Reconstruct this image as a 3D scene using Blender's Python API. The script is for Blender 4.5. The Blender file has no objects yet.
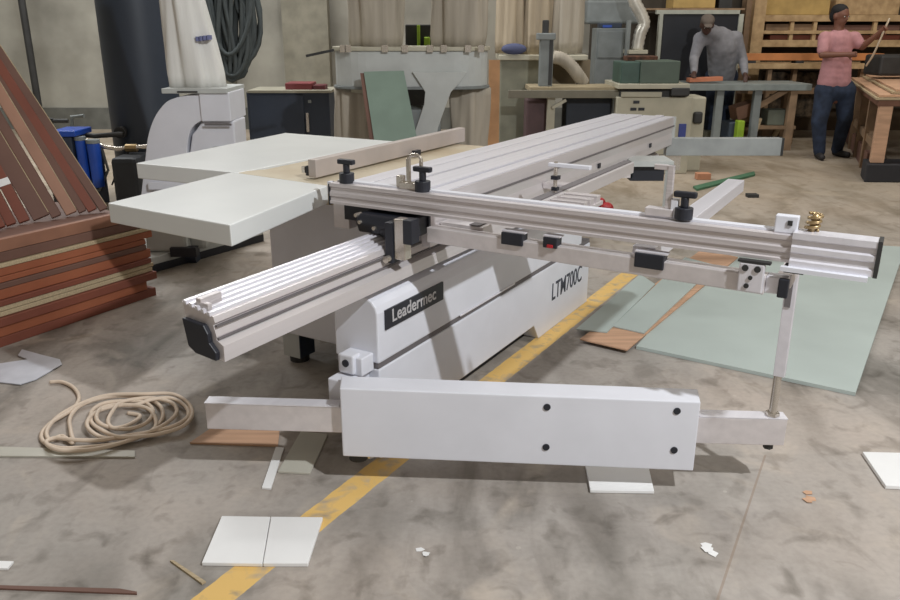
import bpy, bmesh, math, random
from mathutils import Vector, Matrix
random.seed(11)
sc = bpy.context.scene
C = sc.collection
PI = math.pi

# ------------------------------------------------------------------ camera maths (metres; camera 1.45 m above the floor)
F, YH, CH = 800.0, 30.0, 1.45
TH = math.atan((300-YH)/F); ct, st = math.cos(TH), math.sin(TH)
def ray(u, v):
    x = (u-450)/F; y = -(v-300)/F
    return (x, ct+st*y, -st+ct*y)
def at(u, v, Y):
    d = ray(u, v); t = Y/d[1]
    return Vector((d[0]*t, Y, CH+d[2]*t))
def fl(u, v, z=0.0):
    d = ray(u, v); t = (z-CH)/d[2]
    return Vector((d[0]*t, d[1]*t, z))
_h = ray(941, YH); AL = math.atan2(_h[0], _h[1])
AX = Vector((math.sin(AL), math.cos(AL), 0)); BX = Vector((math.cos(AL), -math.sin(AL), 0))
def wab(b, a, z): return BX*b + AX*a + Vector((0, 0, z))
def to_ba(p): return Vector((p.dot(BX), p.dot(AX), p.z))

# ------------------------------------------------------------------ materials
def lin(c):
    c = c/255.0
    return c/12.92 if c <= .04045 else ((c+.055)/1.055)**2.4
def rgb(r, g, b): return (lin(r), lin(g), lin(b), 1)
MC = {}
def mat(name, col, rough=.6, metal=0.0, noise=.12, scale=6.0, stretch=None, col2=None, emit=0, bump=0.0, detail=5):
    if name in MC: return MC[name]
    m = bpy.data.materials.new(name); m.use_nodes = True
    nt = m.node_tree; N = nt.nodes; L = nt.links
    bs = N['Principled BSDF']; bs.inputs['Roughness'].default_value = rough; bs.inputs['Metallic'].default_value = metal
    c = rgb(*col); d = rgb(*col2) if col2 else tuple(max(0, q*(1-noise*2.2)) for q in c[:3])+(1,)
    tc = N.new('ShaderNodeTexCoord'); mp = N.new('ShaderNodeMapping'); nz = N.new('ShaderNodeTexNoise')
    nz.inputs['Scale'].default_value = scale; nz.inputs['Detail'].default_value = detail
    if stretch: mp.inputs['Scale'].default_value = stretch
    L.new(tc.outputs['Object'], mp.inputs['Vector']); L.new(mp.outputs['Vector'], nz.inputs['Vector'])
    cr = N.new('ShaderNodeValToRGB'); cr.color_ramp.elements[0].position = .3; cr.color_ramp.elements[1].position = .65
    cr.color_ramp.elements[0].color = d; cr.color_ramp.elements[1].color = c
    L.new(nz.outputs['Fac'], cr.inputs['Fac']); L.new(cr.outputs['Color'], bs.inputs['Base Color'])
    if bump:
        bp = N.new('ShaderNodeBump'); bp.inputs['Strength'].default_value = bump; bp.inputs['Distance'].default_value = .02
        L.new(nz.outputs['Fac'], bp.inputs['Height']); L.new(bp.outputs['Normal'], bs.inputs['Normal'])
    MC[name] = m
    return m
white = mat('white_paint', (222, 224, 232), .42, 0, .03)
white_top = mat('white_table_steel', (222, 225, 224), .35, 0, .03, 3)
grey_paint = mat('light_grey_paint', (188, 192, 190), .5, 0, .06)
alu = mat('brushed_aluminium', (222, 217, 218), .42, .45, .05, 30, (1, .02, 1))
alu_x = mat('brushed_aluminium_cross', (216, 210, 211), .42, .4, .09, 60, (.02, .4, 3))
alu_b = mat('bright_aluminium', (232, 231, 238), .35, .35, .04, 30, (1, .02, 1))
groove = mat('groove_shadowed_slot', (120, 116, 118), .6, .3, .05)
blk = mat('black_plastic', (34, 37, 46), .45, 0, .1)
chrome = mat('steel_bright', (205, 198, 188), .25, .8, .05)
brass = mat('brass', (176, 152, 112), .35, .7, .1)
table_iron = mat('cast_iron_dusty', (196, 186, 164), .6, .1, .12, 4, (1, 1, 1), (176, 160, 132))
redp = mat('red_plastic', (190, 40, 50), .5)
wood_pink = mat('plywood_pink', (205, 165, 135), .7, 0, .12, 3, (1, 12, 12))
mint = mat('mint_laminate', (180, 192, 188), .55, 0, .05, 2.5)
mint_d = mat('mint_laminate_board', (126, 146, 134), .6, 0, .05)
mint_edge = mat('green_board_edge', (96, 112, 100), .8)
paper = mat('white_melamine', (238, 239, 239), .45, 0, .03, 5)
paper_g = mat('grey_offcut', (190, 188, 176), .5, 0, .06, 5)
bag = mat('filter_bag_cloth', (176, 168, 154), .9, 0, .12, 4, (3, 3, .3), bump=.3)
bag_w = mat('white_filter_bag', (226, 226, 222), .85, 0, .06, 4, (3, 3, .3), bump=.3)
bag_t = mat('tan_filter_bag', (178, 164, 142), .9, 0, .15, 4, (3, 3, .3), bump=.3)
navy = mat('navy_steel', (46, 56, 72), .55, 0, .12, 3)
navy_tank = mat('navy_tank_paint', (48, 57, 70), .5, 0, .08, 2)
blue = mat('blue_filter_plastic', (30, 75, 170), .4, 0, .1)
iron = mat('dark_iron', (58, 58, 58), .6, .2, .15)
redwood = mat('reddish_hardwood', (134, 76, 58), .65, 0, .2, 2, None, (110, 60, 46))
brownwood = mat('brown_hardwood', (120, 88, 76), .65, 0, .2, 2, None, (98, 70, 60))
orangewood = mat('orange_hardwood', (164, 98, 68), .65, 0, .2, 2, None, (136, 76, 50))
creamwood = mat('cream_plywood_edge', (190, 172, 140), .7, 0, .15, 6, (.6, 30, 30))
tanwood = mat('tan_softwood', (192, 164, 124), .7, 0, .15, 5, (2, 2, 2), (158, 130, 94))
dullwood = mat('dull_bench_wood', (150, 124, 98), .75, 0, .2, 5)
beamwood = mat('orange_beam_wood', (196, 128, 76), .7, 0, .15, 5)
greenm = mat('green_machine_paint', (80, 94, 84), .5, 0, .1)
cream = mat('cream_machine_paint', (182, 178, 160), .5, 0, .08)
greymach = mat('dull_grey_machine', (128, 134, 134), .6, 0, .12)
lime = mat('lime_plastic', (150, 185, 50), .5)
maroon = mat('maroon_bin', (88, 68, 70), .7)
cord_m = mat('cream_cable', (226, 208, 188), .6, 0, .05)
skin = mat('brown_skin', (116, 76, 60), .55, 0, .05)
skin_d = mat('dark_brown_skin', (78, 54, 46), .55, 0, .05)
pink = mat('pink_tshirt_cloth', (186, 136, 140), .9, 0, .1, 14)
greysh = mat('grey_shirt_cloth', (140, 140, 146), .9, 0, .1, 14)
denim = mat('dark_denim', (44, 56, 78), .9, 0, .25, 10)
hair = mat('black_hair', (24, 22, 24), .8)
capc = mat('grey_brown_cap', (104, 94, 86), .9)
shoe = mat('dark_shoe', (40, 38, 40), .7)
card = mat('yellow_cardboard', (190, 160, 100), .8)

# ------------------------------------------------------------------ mesh helpers
class MB:
    def __init__(s): s.bm = bmesh.new()
    def poly(s, pts, h, axis=Vector((0, 0, 1))):
        """closed prism: polygon points pushed along axis by h"""
        a = [s.bm.verts.new(Vector(p)) for p in pts]
        b = [s.bm.verts.new(Vector(p)+axis*h) for p in pts]
        n = len(a)
        s.bm.faces.new(a[::-1]); s.bm.faces.new(b)
        for i in range(n): s.bm.faces.new((a[i], a[(i+1) % n], b[(i+1) % n], b[i]))
        return s
    def box(s, x0, x1, y0, y1, z0, z1):
        return s.poly([(x0, y0, z0), (x1, y0, z0), (x1, y1, z0), (x0, y1, z0)], z1-z0)
    def beam(s, p0, p1, w, h, up=Vector((0, 0, 1))):
        p0 = Vector(p0); p1 = Vector(p1); d = (p1-p0); l = d.length; d.normalize()
        sd = d.cross(up)
        if sd.length < 1e-4: sd = Vector((1, 0, 0))
        sd.normalize(); u = sd.cross(d)
        pts = [p0+sd*x*w/2+u*y*h/2 for x, y in ((-1, -1), (1, -1), (1, 1), (-1, 1))]
        return s.poly(pts, l, d)
    def cyl(s, p0, p1, r0, r1=None, n=20):
        p0 = Vector(p0); p1 = Vector(p1); r1 = r0 if r1 is None else r1
        d = (p1-p0).normalized(); q = d.to_track_quat('Z', 'Y').to_matrix()
        rings = []
        for p, r in ((p0, r0), (p1, r1)):
            rings.append([s.bm.verts.new(p+q@Vector((math.cos(2*PI*i/n)*r, math.sin(2*PI*i/n)*r, 0))) for i in range(n)])
        s.bm.faces.new(rings[0][::-1]); s.bm.faces.new(rings[1])
        for i in range(n): s.bm.faces.new((rings[0][i], rings[0][(i+1) % n], rings[1][(i+1) % n], rings[1][i]))
        return s
    def loft(s, rings):
        """rings: list of lists of points, capped"""
        R = [[s.bm.verts.new(Vector(p)) for p in r] for r in rings]
        n = len(R[0])
        s.bm.faces.new(R[0][::-1]); s.bm.faces.new(R[-1])
        for a, b in zip(R, R[1:]):
            for i in range(n): s.bm.faces.new((a[i], a[(i+1) % n], b[(i+1) % n], b[i]))
        return s
    def tube(s, pts, r, n=8, closed=False):
        pts = [Vector(p) for p in pts]; m = len(pts); R = []
        prev = None
        for i, p in enumerate(pts):
            a = pts[i-1] if (i or closed) else p
            b = pts[(i+1) % m] if (i < m-1 or closed) else p
            d = (b-a).normalized()
            if prev is None:
                x = d.orthogonal().normalized()
            else:
                x = (prev-d*prev.dot(d)).normalized()
            prev = x; y = d.cross(x)
            rr = r[i] if isinstance(r, (list, tuple)) else r
            R.append([s.bm.verts.new(p+(x*math.cos(2*PI*k/n)+y*math.sin(2*PI*k/n))*rr) for k in range(n)])
        if not closed:
            s.bm.faces.new(R[0][::-1]); s.bm.faces.new(R[-1])
        for i in range(m if closed else m-1):
            a, b = R[i], R[(i+1) % m]
            for k in range(n): s.bm.faces.new((a[k], a[(k+1) % n], b[(k+1) % n], b[k]))
        return s
    def ell(s, c, r, rot=None, n=16):
        c = Vector(c); k = n//2+2; R_ = []
        for j in range(1, k):
            p = PI*j/k
            ring = [Vector((math.sin(p)*math.cos(2*PI*i/n)*r[0], math.sin(p)*math.sin(2*PI*i/n)*r[1], math.cos(p)*r[2])) for i in range(n)]
            R_.append([s.bm.verts.new(c+(rot @ q if rot else q)) for q in ring])
        t = Vector((0, 0, r[2])); t = rot @ t if rot else t
        a = s.bm.verts.new(c+t); b = s.bm.verts.new(c-t)
        for i in range(n):
            s.bm.faces.new((a, R_[0][i], R_[0][(i+1) % n])); s.bm.faces.new((b, R_[-1][(i+1) % n], R_[-1][i]))
            for u, v in zip(R_, R_[1:]): s.bm.faces.new((u[i], v[i], v[(i+1) % n], u[(i+1) % n]))
        return s
    def build(s, name, m, parent=None, org=None, bevel=0, smooth=False, label=None, remesh=0):
        bmesh.ops.recalc_face_normals(s.bm, faces=s.bm.faces)
        o0 = Vector(org) if org is not None else Vector((0, 0, 0))
        if parent is not None and org is None and 'org' in parent: o0 = Vector(parent['org'])
        for v in s.bm.verts: v.co -= o0
        me = bpy.data.meshes.new(name); s.bm.to_mesh(me); s.bm.free()
        me.materials.append(m)
        if smooth:
            for p in me.polygons: p.use_smooth = True
        o = bpy.data.objects.new(name, me); C.objects.link(o)
        if parent is not None: o.parent = parent
        if parent is not None and org is not None: pass
        elif parent is None: o.location = o0
        if bevel:
            b = o.modifiers.new('bevel', 'BEVEL'); b.width = bevel; b.segments = 2; b.limit_method = 'ANGLE'; b.angle_limit = .7
        if remesh:
            r = o.modifiers.new('remesh', 'REMESH'); r.mode = 'VOXEL'; r.voxel_size = remesh; r.use_smooth_shade = True
            k = o.modifiers.new('smooth', 'SMOOTH'); k.iterations = 5; k.factor = .5
        if label: o['label'] = label
        return o
def tag(o, label, cat, group=None, kind=None):
    o['label'] = label; o['category'] = cat
    if group: o['group'] = group
    if kind: o['kind'] = kind
    return o
ORG = {}
def thing(name, label, cat, loc, rz=0, group=None):
    """loc is where its base stands; parts are written in scene metres and shifted to it"""
    o = bpy.data.objects.new(name, None); C.objects.link(o); o.empty_display_size = .1
    o.location = loc; o.rotation_euler = (0, 0, rz)
    ORG[o.name] = Vector(loc)
    tag(o, label, cat, group)
    return o
def P(mb, name, m, t, **k):
    """part of a thing in plain scene coordinates"""
    return mb.build(name, m, t, org=ORG[t.name], **k)
def S(mb, name, m, parent, root, **k):
    """sub-part: same shift, parented to the part"""
    o = mb.build(name, m, parent, org=ORG[root.name], **k)
    return o
def single(mb, name, m, loc, label, cat, group=None, **k):
    o = mb.build(name, m, None, org=loc, **k); tag(o, label, cat, group); return o
def struct(mb, name, m, **k):
    o = mb.build(name, m, None, **k); o['kind'] = 'structure'; return o
def pbox(u0, v0, u1, v1, Y, dep, mb=None, z0=None):
    """box whose front stands at distance Y"""
    mb = mb or MB()
    vm = (v0+v1)/2
    a = at(u0, vm, Y); b = at(u1, vm, Y); zt = at((u0+u1)/2, v0, Y).z
    zb = at((u0+u1)/2, v1, Y).z if z0 is None else z0
    return mb.box(a.x, b.x, Y, Y+dep, zb, zt)

# ------------------------------------------------------------------ setting
def floor_material():
    m = bpy.data.materials.new('concrete_floor'); m.use_nodes = True
    nt = m.node_tree; N = nt.nodes; L = nt.links; bs = N['Principled BSDF']
    tc = N.new('ShaderNodeTexCoord')
    def noise(scale, detail=6, stretch=None, rot=0, dist=0):
        mp = N.new('ShaderNodeMapping'); mp.inputs['Rotation'].default_value = (0, 0, rot)
        if stretch: mp.inputs['Scale'].default_value = stretch
        n = N.new('ShaderNodeTexNoise'); n.inputs['Scale'].default_value = scale; n.inputs['Detail'].default_value = detail
        n.inputs['Distortion'].default_value = dist
        L.new(tc.outputs['Object'], mp.inputs['Vector']); L.new(mp.outputs['Vector'], n.inputs['Vector'])
        return n.outputs['Fac']
    def ramp(fac, stops):
        r = N.new('ShaderNodeValToRGB'); e = r.color_ramp.elements
        while len(e) < len(stops): e.new(.5)
        for q, (p, c) in zip(e, stops): q.position = p; q.color = c
        L.new(fac, r.inputs['Fac']); return r.outputs['Color']
    def mix(fac, a, b, mode='MIX'):
        x = N.new('ShaderNodeMix'); x.data_type = 'RGBA'; x.blend_type = mode
        if isinstance(fac, float): x.inputs[0].default_value = fac
        else: L.new(fac, x.inputs[0])
        for i, q in ((6, a), (7, b)):
            if isinstance(q, tuple): x.inputs[i].default_value = q
            else: L.new(q, x.inputs[i])
        return x.outputs[2]
    def math_(op, a, b=None, c=None):
        x = N.new('ShaderNodeMath'); x.operation = op
        for i, q in enumerate((a, b, c)):
            if q is None: continue
            if isinstance(q, (int, float)): x.inputs[i].default_value = q
            else: L.new(q, x.inputs[i])
        return x.outputs[0]
    base = ramp(noise(1.1, 8, dist=.6), [(.30, rgb(156, 152, 146)), (.5, rgb(172, 165, 158)), (.70, rgb(184, 173, 163))])
    streak = ramp(noise(1.6, 9, (2.2, .8, 1), math.radians(-38), .7), [(.34, rgb(150, 147, 140)), (.60, (1, 1, 1, 1))])
    k1 = ramp(noise(.7, 3), [(.40, (.1, .1, .1, 1)), (.58, (.9, .9, .9, 1))])
    col = mix(k1, base, mix(1.0, base, streak, 'MULTIPLY'))
    scr = ramp(noise(4, 10, (1.6, .8, 1), math.radians(52), 1.0), [(.30, rgb(150, 146, 138)), (.44, (1, 1, 1, 1))])
    col = mix(.35, col, mix(1.0, col, scr, 'MULTIPLY'))
    pale = ramp(noise(2.3, 9, (1, 1, 1), 0, 1.5), [(.56, (0, 0, 0, 1)), (.72, (.6, .6, .6, 1))])
    col = mix(pale, col, rgb(196, 184, 170))
    fine = ramp(noise(45, 6), [(.3, (.90, .90, .90, 1)), (.6, (1, 1, 1, 1))])
    col = mix(1.0, col, fine, 'MULTIPLY')
    blot = ramp(noise(9, 6, dist=.5), [(.27, rgb(158, 154, 146)), (.46, (1, 1, 1, 1))])
    col = mix(.6, col, mix(1.0, col, blot, 'MULTIPLY'))
    vo = N.new('ShaderNodeTexVoronoi'); vo.inputs['Scale'].default_value = 5.5
    L.new(tc.outputs['Object'], vo.inputs['Vector'])
    spk = math_('LESS_THAN', vo.outputs['Distance'], .045)
    col = mix(math_('MULTIPLY', spk, .35), col, rgb(200, 194, 184))
    sep = N.new('ShaderNodeSeparateXYZ'); L.new(tc.outputs['Object'], sep.inputs[0])
    # brownish tint, stronger towards the far hall
    far = N.new('ShaderNodeMapRange'); far.inputs[1].default_value = 3.6; far.inputs[2].default_value = 8.0
    L.new(sep.outputs['Y'], far.inputs[0])
    col = mix(math_('MULTIPLY', far.outputs[0], .5), col, rgb(150, 132, 104))
    # saw cut joint
    # yellow painted line, straight, along the saw
    bb = math_('ADD', math_('MULTIPLY', sep.outputs['X'], BX.x), math_('MULTIPLY', sep.outputs['Y'], BX.y))
    wob = math_('MULTIPLY', math_('SUBTRACT', noise(14, 4), .5), .012)
    dd = math_('ABSOLUTE', math_('ADD', math_('SUBTRACT', bb, -1.445), wob))
    ln = math_('LESS_THAN', dd, .052)
    aa = math_('ADD', math_('MULTIPLY', sep.outputs['X'], AX.x), math_('MULTIPLY', sep.outputs['Y'], AX.y))
    ln = math_('MULTIPLY', ln, math_('LESS_THAN', aa, 5.0))
    # faint sawn joint in the foreground, right of the arm
    jd = math_('ABSOLUTE', math_('SUBTRACT', math_('SUBTRACT', sep.outputs['X'], 1.108), math_('MULTIPLY', math_('SUBTRACT', sep.outputs['Y'], 2.5), .54)))
    jl = math_('MULTIPLY', math_('LESS_THAN', jd, .004), math_('LESS_THAN', sep.outputs['Y'], 2.55))
    col = mix(math_('MULTIPLY', jl, .55), col, rgb(140, 120, 104))
    wear = ramp(noise(16, 8, dist=.5), [(.30, (.25, .25, .25, 1)), (.5, (1, 1, 1, 1))])
    col = mix(math_('MULTIPLY', ln, wear), col, rgb(224, 186, 112))
    L.new(col, bs.inputs['Base Color'])
    bs.inputs['Roughness'].default_value = .7
    bp = N.new('ShaderNodeBump'); bp.inputs['Strength'].default_value = .12; bp.inputs['Distance'].default_value = .01
    L.new(noise(40, 6), bp.inputs['Height']); L.new(bp.outputs['Normal'], bs.inputs['Normal'])
    return m
struct(MB().box(-9, 12, -2.5, 14, -.1, 0), 'floor', floor_material())
wallm = mat('stained_concrete_wall', (168, 165, 154), .9, 0, .15, 1.0, None, (122, 119, 110), detail=9)
struct(MB().box(-9, 12, 12.6, 12.8, 0, 6), 'wall_back', wallm)
struct(MB().box(-9.2, -9, -2.5, 12.8, 0, 6), 'wall_left', wallm)
struct(MB().box(-9, 12, 12.52, 12.598, 0, .32), 'baseboard_back', mat('dark_plinth', (104, 104, 98), .9))
# dull pilaster on the back wall
a = at(200, 50, 12.4).x; b = at(232, 50, 12.4).x
struct(MB().box(a, b, 12.3, 12.52, 0.33, 6), 'trim_1', mat('pilaster_concrete', (120, 118, 106), .9))
a = at(285, 50, 12.4).x; b = at(330, 50, 12.4).x
struct(MB().box(a, b, 12.3, 12.52, 0.33, 6), 'trim_2', mat('pilaster_concrete_2', (138, 134, 120), .9))
a = at(590, 50, 12.4).x
struct(MB().box(a, 11.9, 12.35, 12.51, 0.33, 6), 'trim_3', mat('dark_timber_cladding', (78, 70, 60), .9, 0, .2, 3))

# ------------------------------------------------------------------ the sliding table saw
SO = (-1.7, 2.9)                       # (b, a) of its origin
saw = bpy.data.objects.new('panel_saw', None); C.objects.link(saw)
saw.location = wab(SO[0], SO[1], 0); saw.rotation_euler = (0, 0, -AL)
tag(saw, 'large white and aluminium sliding table panel saw standing on the concrete floor', 'panel saw')
SOV = Vector((SO[0], SO[1], 0))
def SP(mb, name, m, parent=saw, **k):
    return mb.build(name, m, parent, org=SOV, **k)
Y_ = Vector((0, 1, 0)); X_ = Vector((1, 0, 0))
def prof_y(pts, y0, y1, mb=None):
    mb = mb or MB(); return mb.poly([(x, y0, z) for x, z in pts], y1-y0, Y_)
def prof_x(pts, x0, x1, mb=None):
    mb = mb or MB(); return mb.poly([(x0, y, z) for y, z in pts], x1-x0, X_)

# cabinet and lower panel
body = SP(MB().box(-2.40, -1.665, 2.55, 4.1, .15, .80), 'machine_body', white, bevel=.01)
for q in ((-2.33, 2.62), (-1.8, 2.62), (-2.33, 4.0), (-1.8, 4.0)):
    f = MB().box(q[0]-.05, q[0]+.045, q[1]-.05, q[1]+.05, .03, .15); f = SP(f, 'foot', grey_paint); SP(MB().box(q[0]+.0455, q[0]+.05, q[1]-.05, q[1]+.05, .03, .15), 'foot_side', navy, f)
    SP(MB().cyl((q[0], q[1], 0), (q[0], q[1], .03), .045), 'levelling_pad', iron)
cab = SP(prof_y([(-1.665, .365), (-1.48, .365), (-1.48, .545), (-1.488, .568), (-1.503, .586), (-1.527, .598), (-1.56, .605), (-1.665, .605)], 2.06, 3.95), 'side_cover', white, bevel=.006)
SP(MB().box(-1.665, -1.485, 2.063, 4.08, .345, .365), 'cover_gap', groove)
SP(MB().box(-1.4795, -1.474, 2.62, 3.12, .364, .371), 'handle_strip', alu_b, bevel=.002)
lp = SP(prof_x([(2.06, 0), (2.45, 0), (2.56, .085), (3.36, .085), (3.42, 0.0), (4.08, 0), (4.08, .343), (2.06, .343)], -1.60, -1.48), 'base_panel', white, bevel=.004)
SP(MB().box(-1.68, -1.56, 2.5, 3.42, .0, .084), 'recess_shade_block', blk)  # black block standing in for the shade under the base panel
# badge and model number
bd = SP(MB().box(-1.482, -1.474, 2.10, 2.485, .478, .548), 'badge', blk)
def text(body_, size, loc, parent, m, name, sx=1.0, ext=.001):
    cu = bpy.data.curves.new(name, 'FONT'); cu.body = body_; cu.size = size; cu.extrude = ext
    cu.offset = .0006
    t_ = bpy.data.objects.new(name, cu); C.objects.link(t_)
    dg = bpy.context.evaluated_depsgraph_get(); me = bpy.data.meshes.new_from_object(t_.evaluated_get(dg))
    bpy.data.objects.remove(t_); me.materials.clear(); me.materials.append(m)
    o = bpy.data.objects.new(name, me); C.objects.link(o)
    o.parent = parent; o.rotation_euler = (PI/2, 0, PI/2); o.scale = (sx, 1, 1)
    o.location = Vector(loc)-SOV
    return o
text('Leadermec', .066, (-1.473, 2.135, .497), bd, mat('badge_lettering', (200, 198, 200), .4), 'badge_lettering', 1.0)
text('LTM700C', .13, (-1.479, 3.56, .155), lp, mat('dark_lettering', (58, 62, 76), .5), 'model_lettering', .78)

# fixed rail with ribbed top, black end cap
rz = [(-1.622, .770), (-1.512, .745), (-1.507, .729), (-1.515, .722), (-1.506, .690), (-1.508, .682), (-1.484, .668), (-1.485, .624), (-1.555, .640), (-1.600, .652), (-1.615, .73)]
rail = SP(prof_y(rz, 1.378, 5.3), 'slide_rail', alu, bevel=0)
rb = MB()
for i in range(5):
    x = -1.616+i*.021; zz = .7702-(x+1.622)*.227
    prof_y([(x, zz-.002), (x+.012, zz-.005), (x+.010, zz+.005), (x+.002, zz+.007)], 1.375, 5.2, rb)
SP(rb, 'ribbed_track', alu_b, rail)
SP(MB().box(-1.510, -1.5035, 1.38, 5.28, .716, .722), 'rail_slot', groove, rail)
SP(MB().box(-1.512, -1.500, 1.38, 5.28, .682, .687), 'rail_slot', groove, rail)
SP(prof_y([(-1.613, .729), (-1.600, .652), (-1.575, .636), (-1.500, .628), (-1.498, .652), (-1.520, .675), (-1.522, .700), (-1.535, .722)], 1.362, 1.3775), 'end_cap', blk, bevel=.003)
SP(MB().box(-1.578, -1.560, 1.385, 1.46, .752, .784).box(-1.560, -1.535, 1.385, 1.40, .752, .774), 'rail_stop', alu_x, bevel=.002)

# sliding carriage
cz = [(-1.86, .90), (-1.86, .745), (-1.79, .745), (-1.79, .79), (-1.66, .79), (-1.645, .80), (-1.48, .80), (-1.47, .722), (-1.435, .722), (-1.435, .765), (-1.442, .80), (-1.435, .835), (-1.435, .90)]
car = SP(prof_y(cz, 2.33, 5.43), 'sliding_carriage', alu, bevel=.002)
tr = MB()
for x0, x1, h in ((-1.855, -1.765, .006), (-1.75, -1.655, .008), (-1.64, -1.565, .006), (-1.555, -1.505, .012), (-1.495, -1.438, .006)):
    tr.box(x0, x1, 2.34, 5.425, .9002, .9002+h)
SP(tr, 'top_ribs', alu_b, car, bevel=.002)
SP(MB().box(-1.4345, -1.430, 2.34, 5.43, .842, .850), 'side_slot', groove, car)
SP(MB().box(-1.87, -1.425, 5.43, 5.442, .72, .905), 'end_cap', grey_paint, car)
SP(MB().box(-1.80, -1.433, 2.318, 2.33, .785, .902), 'end_plate', blk, car)  # black plate, widened left to stand in for shade on the carriage end
gt = MB()
for x0, x1 in ((-1.765, -1.75), (-1.655, -1.64), (-1.565, -1.555), (-1.505, -1.495)): gt.box(x0+.002, x1-.002, 2.34, 5.42, .9001, .9012)
SP(gt, 't_slots', groove, car)
for y in (4.0, 4.9): SP(MB().box(-1.4348, -1.428, y, y+.03, .765, .79), 'side_bolt', blk, car)
# black front end of carriage, rollers and clamp
e = prof_x([(2.215, .842), (2.33, .842), (2.33, .775), (2.26, .772), (2.22, .775), (2.205, .81)], -1.665, -1.44)
SP(e, 'front_cover', blk, bevel=.006)
SP(MB().ell((-1.53, 2.25, .795), (.07, .045, .045)), 'roller_cover', blk, smooth=True)
for q in ((-1.645, .815), (-1.585, .80), (-1.50, .82), (-1.66, .838)):
    SP(MB().cyl((q[0], 2.198, q[1]), (q[0], 2.23, q[1]), .007, n=10), 'cover_bolt', chrome)
cb = MB().box(-1.505, -1.475, 2.15, 2.20, .700, .842)
SP(cb, 'clamp_plate', blk, bevel=.003)
SP(MB().box(-1.432, -1.397, 2.15, 2.20, .775, .858), 'clamp_block', blk, bevel=.003)
SP(MB().box(-1.474, -1.430, 2.16, 2.2, .715, .855), 'clamp_guide', chrome, bevel=.003)
SP(MB().cyl((-1.49, 2.13, .718), (-1.49, 2.15, .718), .012), 'clamp_bolt', chrome)

# tables
def quadslab(name, pts, z, th, m, bev=.004):
    q = [to_ba(fl(u, v, z)) for u, v in pts]
    return SP(MB().poly([(p.x, p.y, z-th) for p in q], th), name, m, bevel=bev)
q = MB().poly([(-2.41, 1.775, .81), (-1.80, 1.745, .81), (-1.955, 2.42, .81), (-2.50, 2.46, .81)], .07)
SP(q, 'front_extension_table', white_top, bevel=.004)
q = MB().poly([(-3.05, 2.42, .81), (-2.47, 2.465, .81), (-2.44, 3.63, .81), (-3.22, 3.62, .81)], .07)
SP(q, 'side_extension_table', white_top, bevel=.004)
SP(MB().poly([(-2.498, 2.47, .80), (-1.96, 2.43, .80), (-1.875, 2.47, .80), (-1.875, 3.72, .80), (-2.435, 3.72, .80), (-2.435, 2.60, .80)], .078), 'main_table', table_iron, bevel=.004)
# rip fence
rf = SP(MB().poly([(-2.115, 2.50, .886), (-2.075, 2.50, .886), (-2.105, 3.78, .886), (-2.145, 3.78, .886)], .072), 'rip_fence', mat('dull_aluminium', (186, 176, 170), .5, .2, .06), bevel=.003)
SP(MB().box(-2.135, -2.113, 2.505, 2.53, .89, .93), 'fence_lock', blk, rf, bevel=.003)
SP(MB().cyl((-2.15, 2.515, .90), (-2.15, 2.515, .925), .01), 'lock_pin', chrome, rf)
SP(MB().box(-2.07, -2.05, 3.2, 3.25, .886, .91), 'fence_stop', blk, rf)

# crosscut fence: slotted extrusion, telescopic end
fz = [(2.250, .856), (2.250, .865), (2.254, .868), (2.254, .880), (2.250, .884), (2.250, .897), (2.255, .901), (2.255, .914), (2.250, .918), (2.250, .930), (2.315, .930), (2.315, .856)]
cf = SP(prof_x(fz, -1.81, -.25), 'crosscut_fence', alu_x, bevel=0)
SP(MB().box(-1.80, -.30, 2.285, 2.313, .9302, .9365), 'fence_scale', white, cf)
fz2 = [(y-.004, z) for y, z in fz]
tf = SP(prof_x([(2.238, .850), (2.238, .866), (2.244, .870), (2.244, .886), (2.238, .890), (2.238, .904), (2.245, .908), (2.245, .922), (2.238, .926), (2.238, .942), (2.300, .942), (2.300, .850)], -.252, -.050), 'telescopic_fence', alu_b)
SP(MB().box(-.050, -.040, 2.236, 2.302, .848, .944), 'end_cap', iron, tf)
SP(MB().box(-.27, -.06, 2.222, 2.240, .838, .850), 'fence_ledge', white, tf)
SP(MB().box(-1.818, -1.810, 2.252, 2.31, .85, .926), 'end_cap', blk, cf)
SP(MB().box(-1.835, -1.818, 2.27, 2.29, .885, .93), 'end_stop', white, cf)
def tknob(b, a=2.285, z=.93, s=1.0):
    k = MB().cyl((b, a, z), (b, a, z+.036*s), .027*s).cyl((b, a, z+.036*s), (b, a, z+.066*s), .012*s)
    kk = SP(k, 'clamp_knob', blk, cf, bevel=.002)
    # wing top
    SP(MB().box(b-.034*s, b+.034*s, a-.011, a+.011, z+.066*s, z+.084*s), 'clamp_knob', blk, cf, bevel=.004)
tknob(-1.757); tknob(-1.436); tknob(-.553, z=.935, s=.95)
SP(MB().box(-1.53, -1.45, 2.28, 2.312, .9302, .955).box(-1.545, -1.52, 2.285, 2.31, .93, .975), 'flip_stop', chrome, cf, bevel=.003)
fr = MB().box(-1.506, -1.493, 2.29, 2.302, .95, 1.035)
fr.tube([(-1.5+.026*(1-math.cos(t)), 2.297, 1.03+.02*math.sin(t)) for t in [i*PI/8 for i in range(9)]], .006)
fr.box(-1.453, -1.444, 2.29, 2.302, .975, 1.032)
SP(fr, 'flip_lever', chrome, cf, bevel=.001)
SP(MB().box(-.665, -.583, 2.275, 2.312, .9367, .960), 'flip_stop', alu, cf, bevel=.003)
SP(MB().box(-.610, -.592, 2.285, 2.30, .96, 1.085).box(-.650, -.592, 2.287, 2.299, 1.070, 1.085), 'flip_lever', alu_x, cf, bevel=.002)
SP(MB().box(-.592, -.572, 2.28, 2.305, .937, .99), 'stop_lens', white, cf, bevel=.002)
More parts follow.
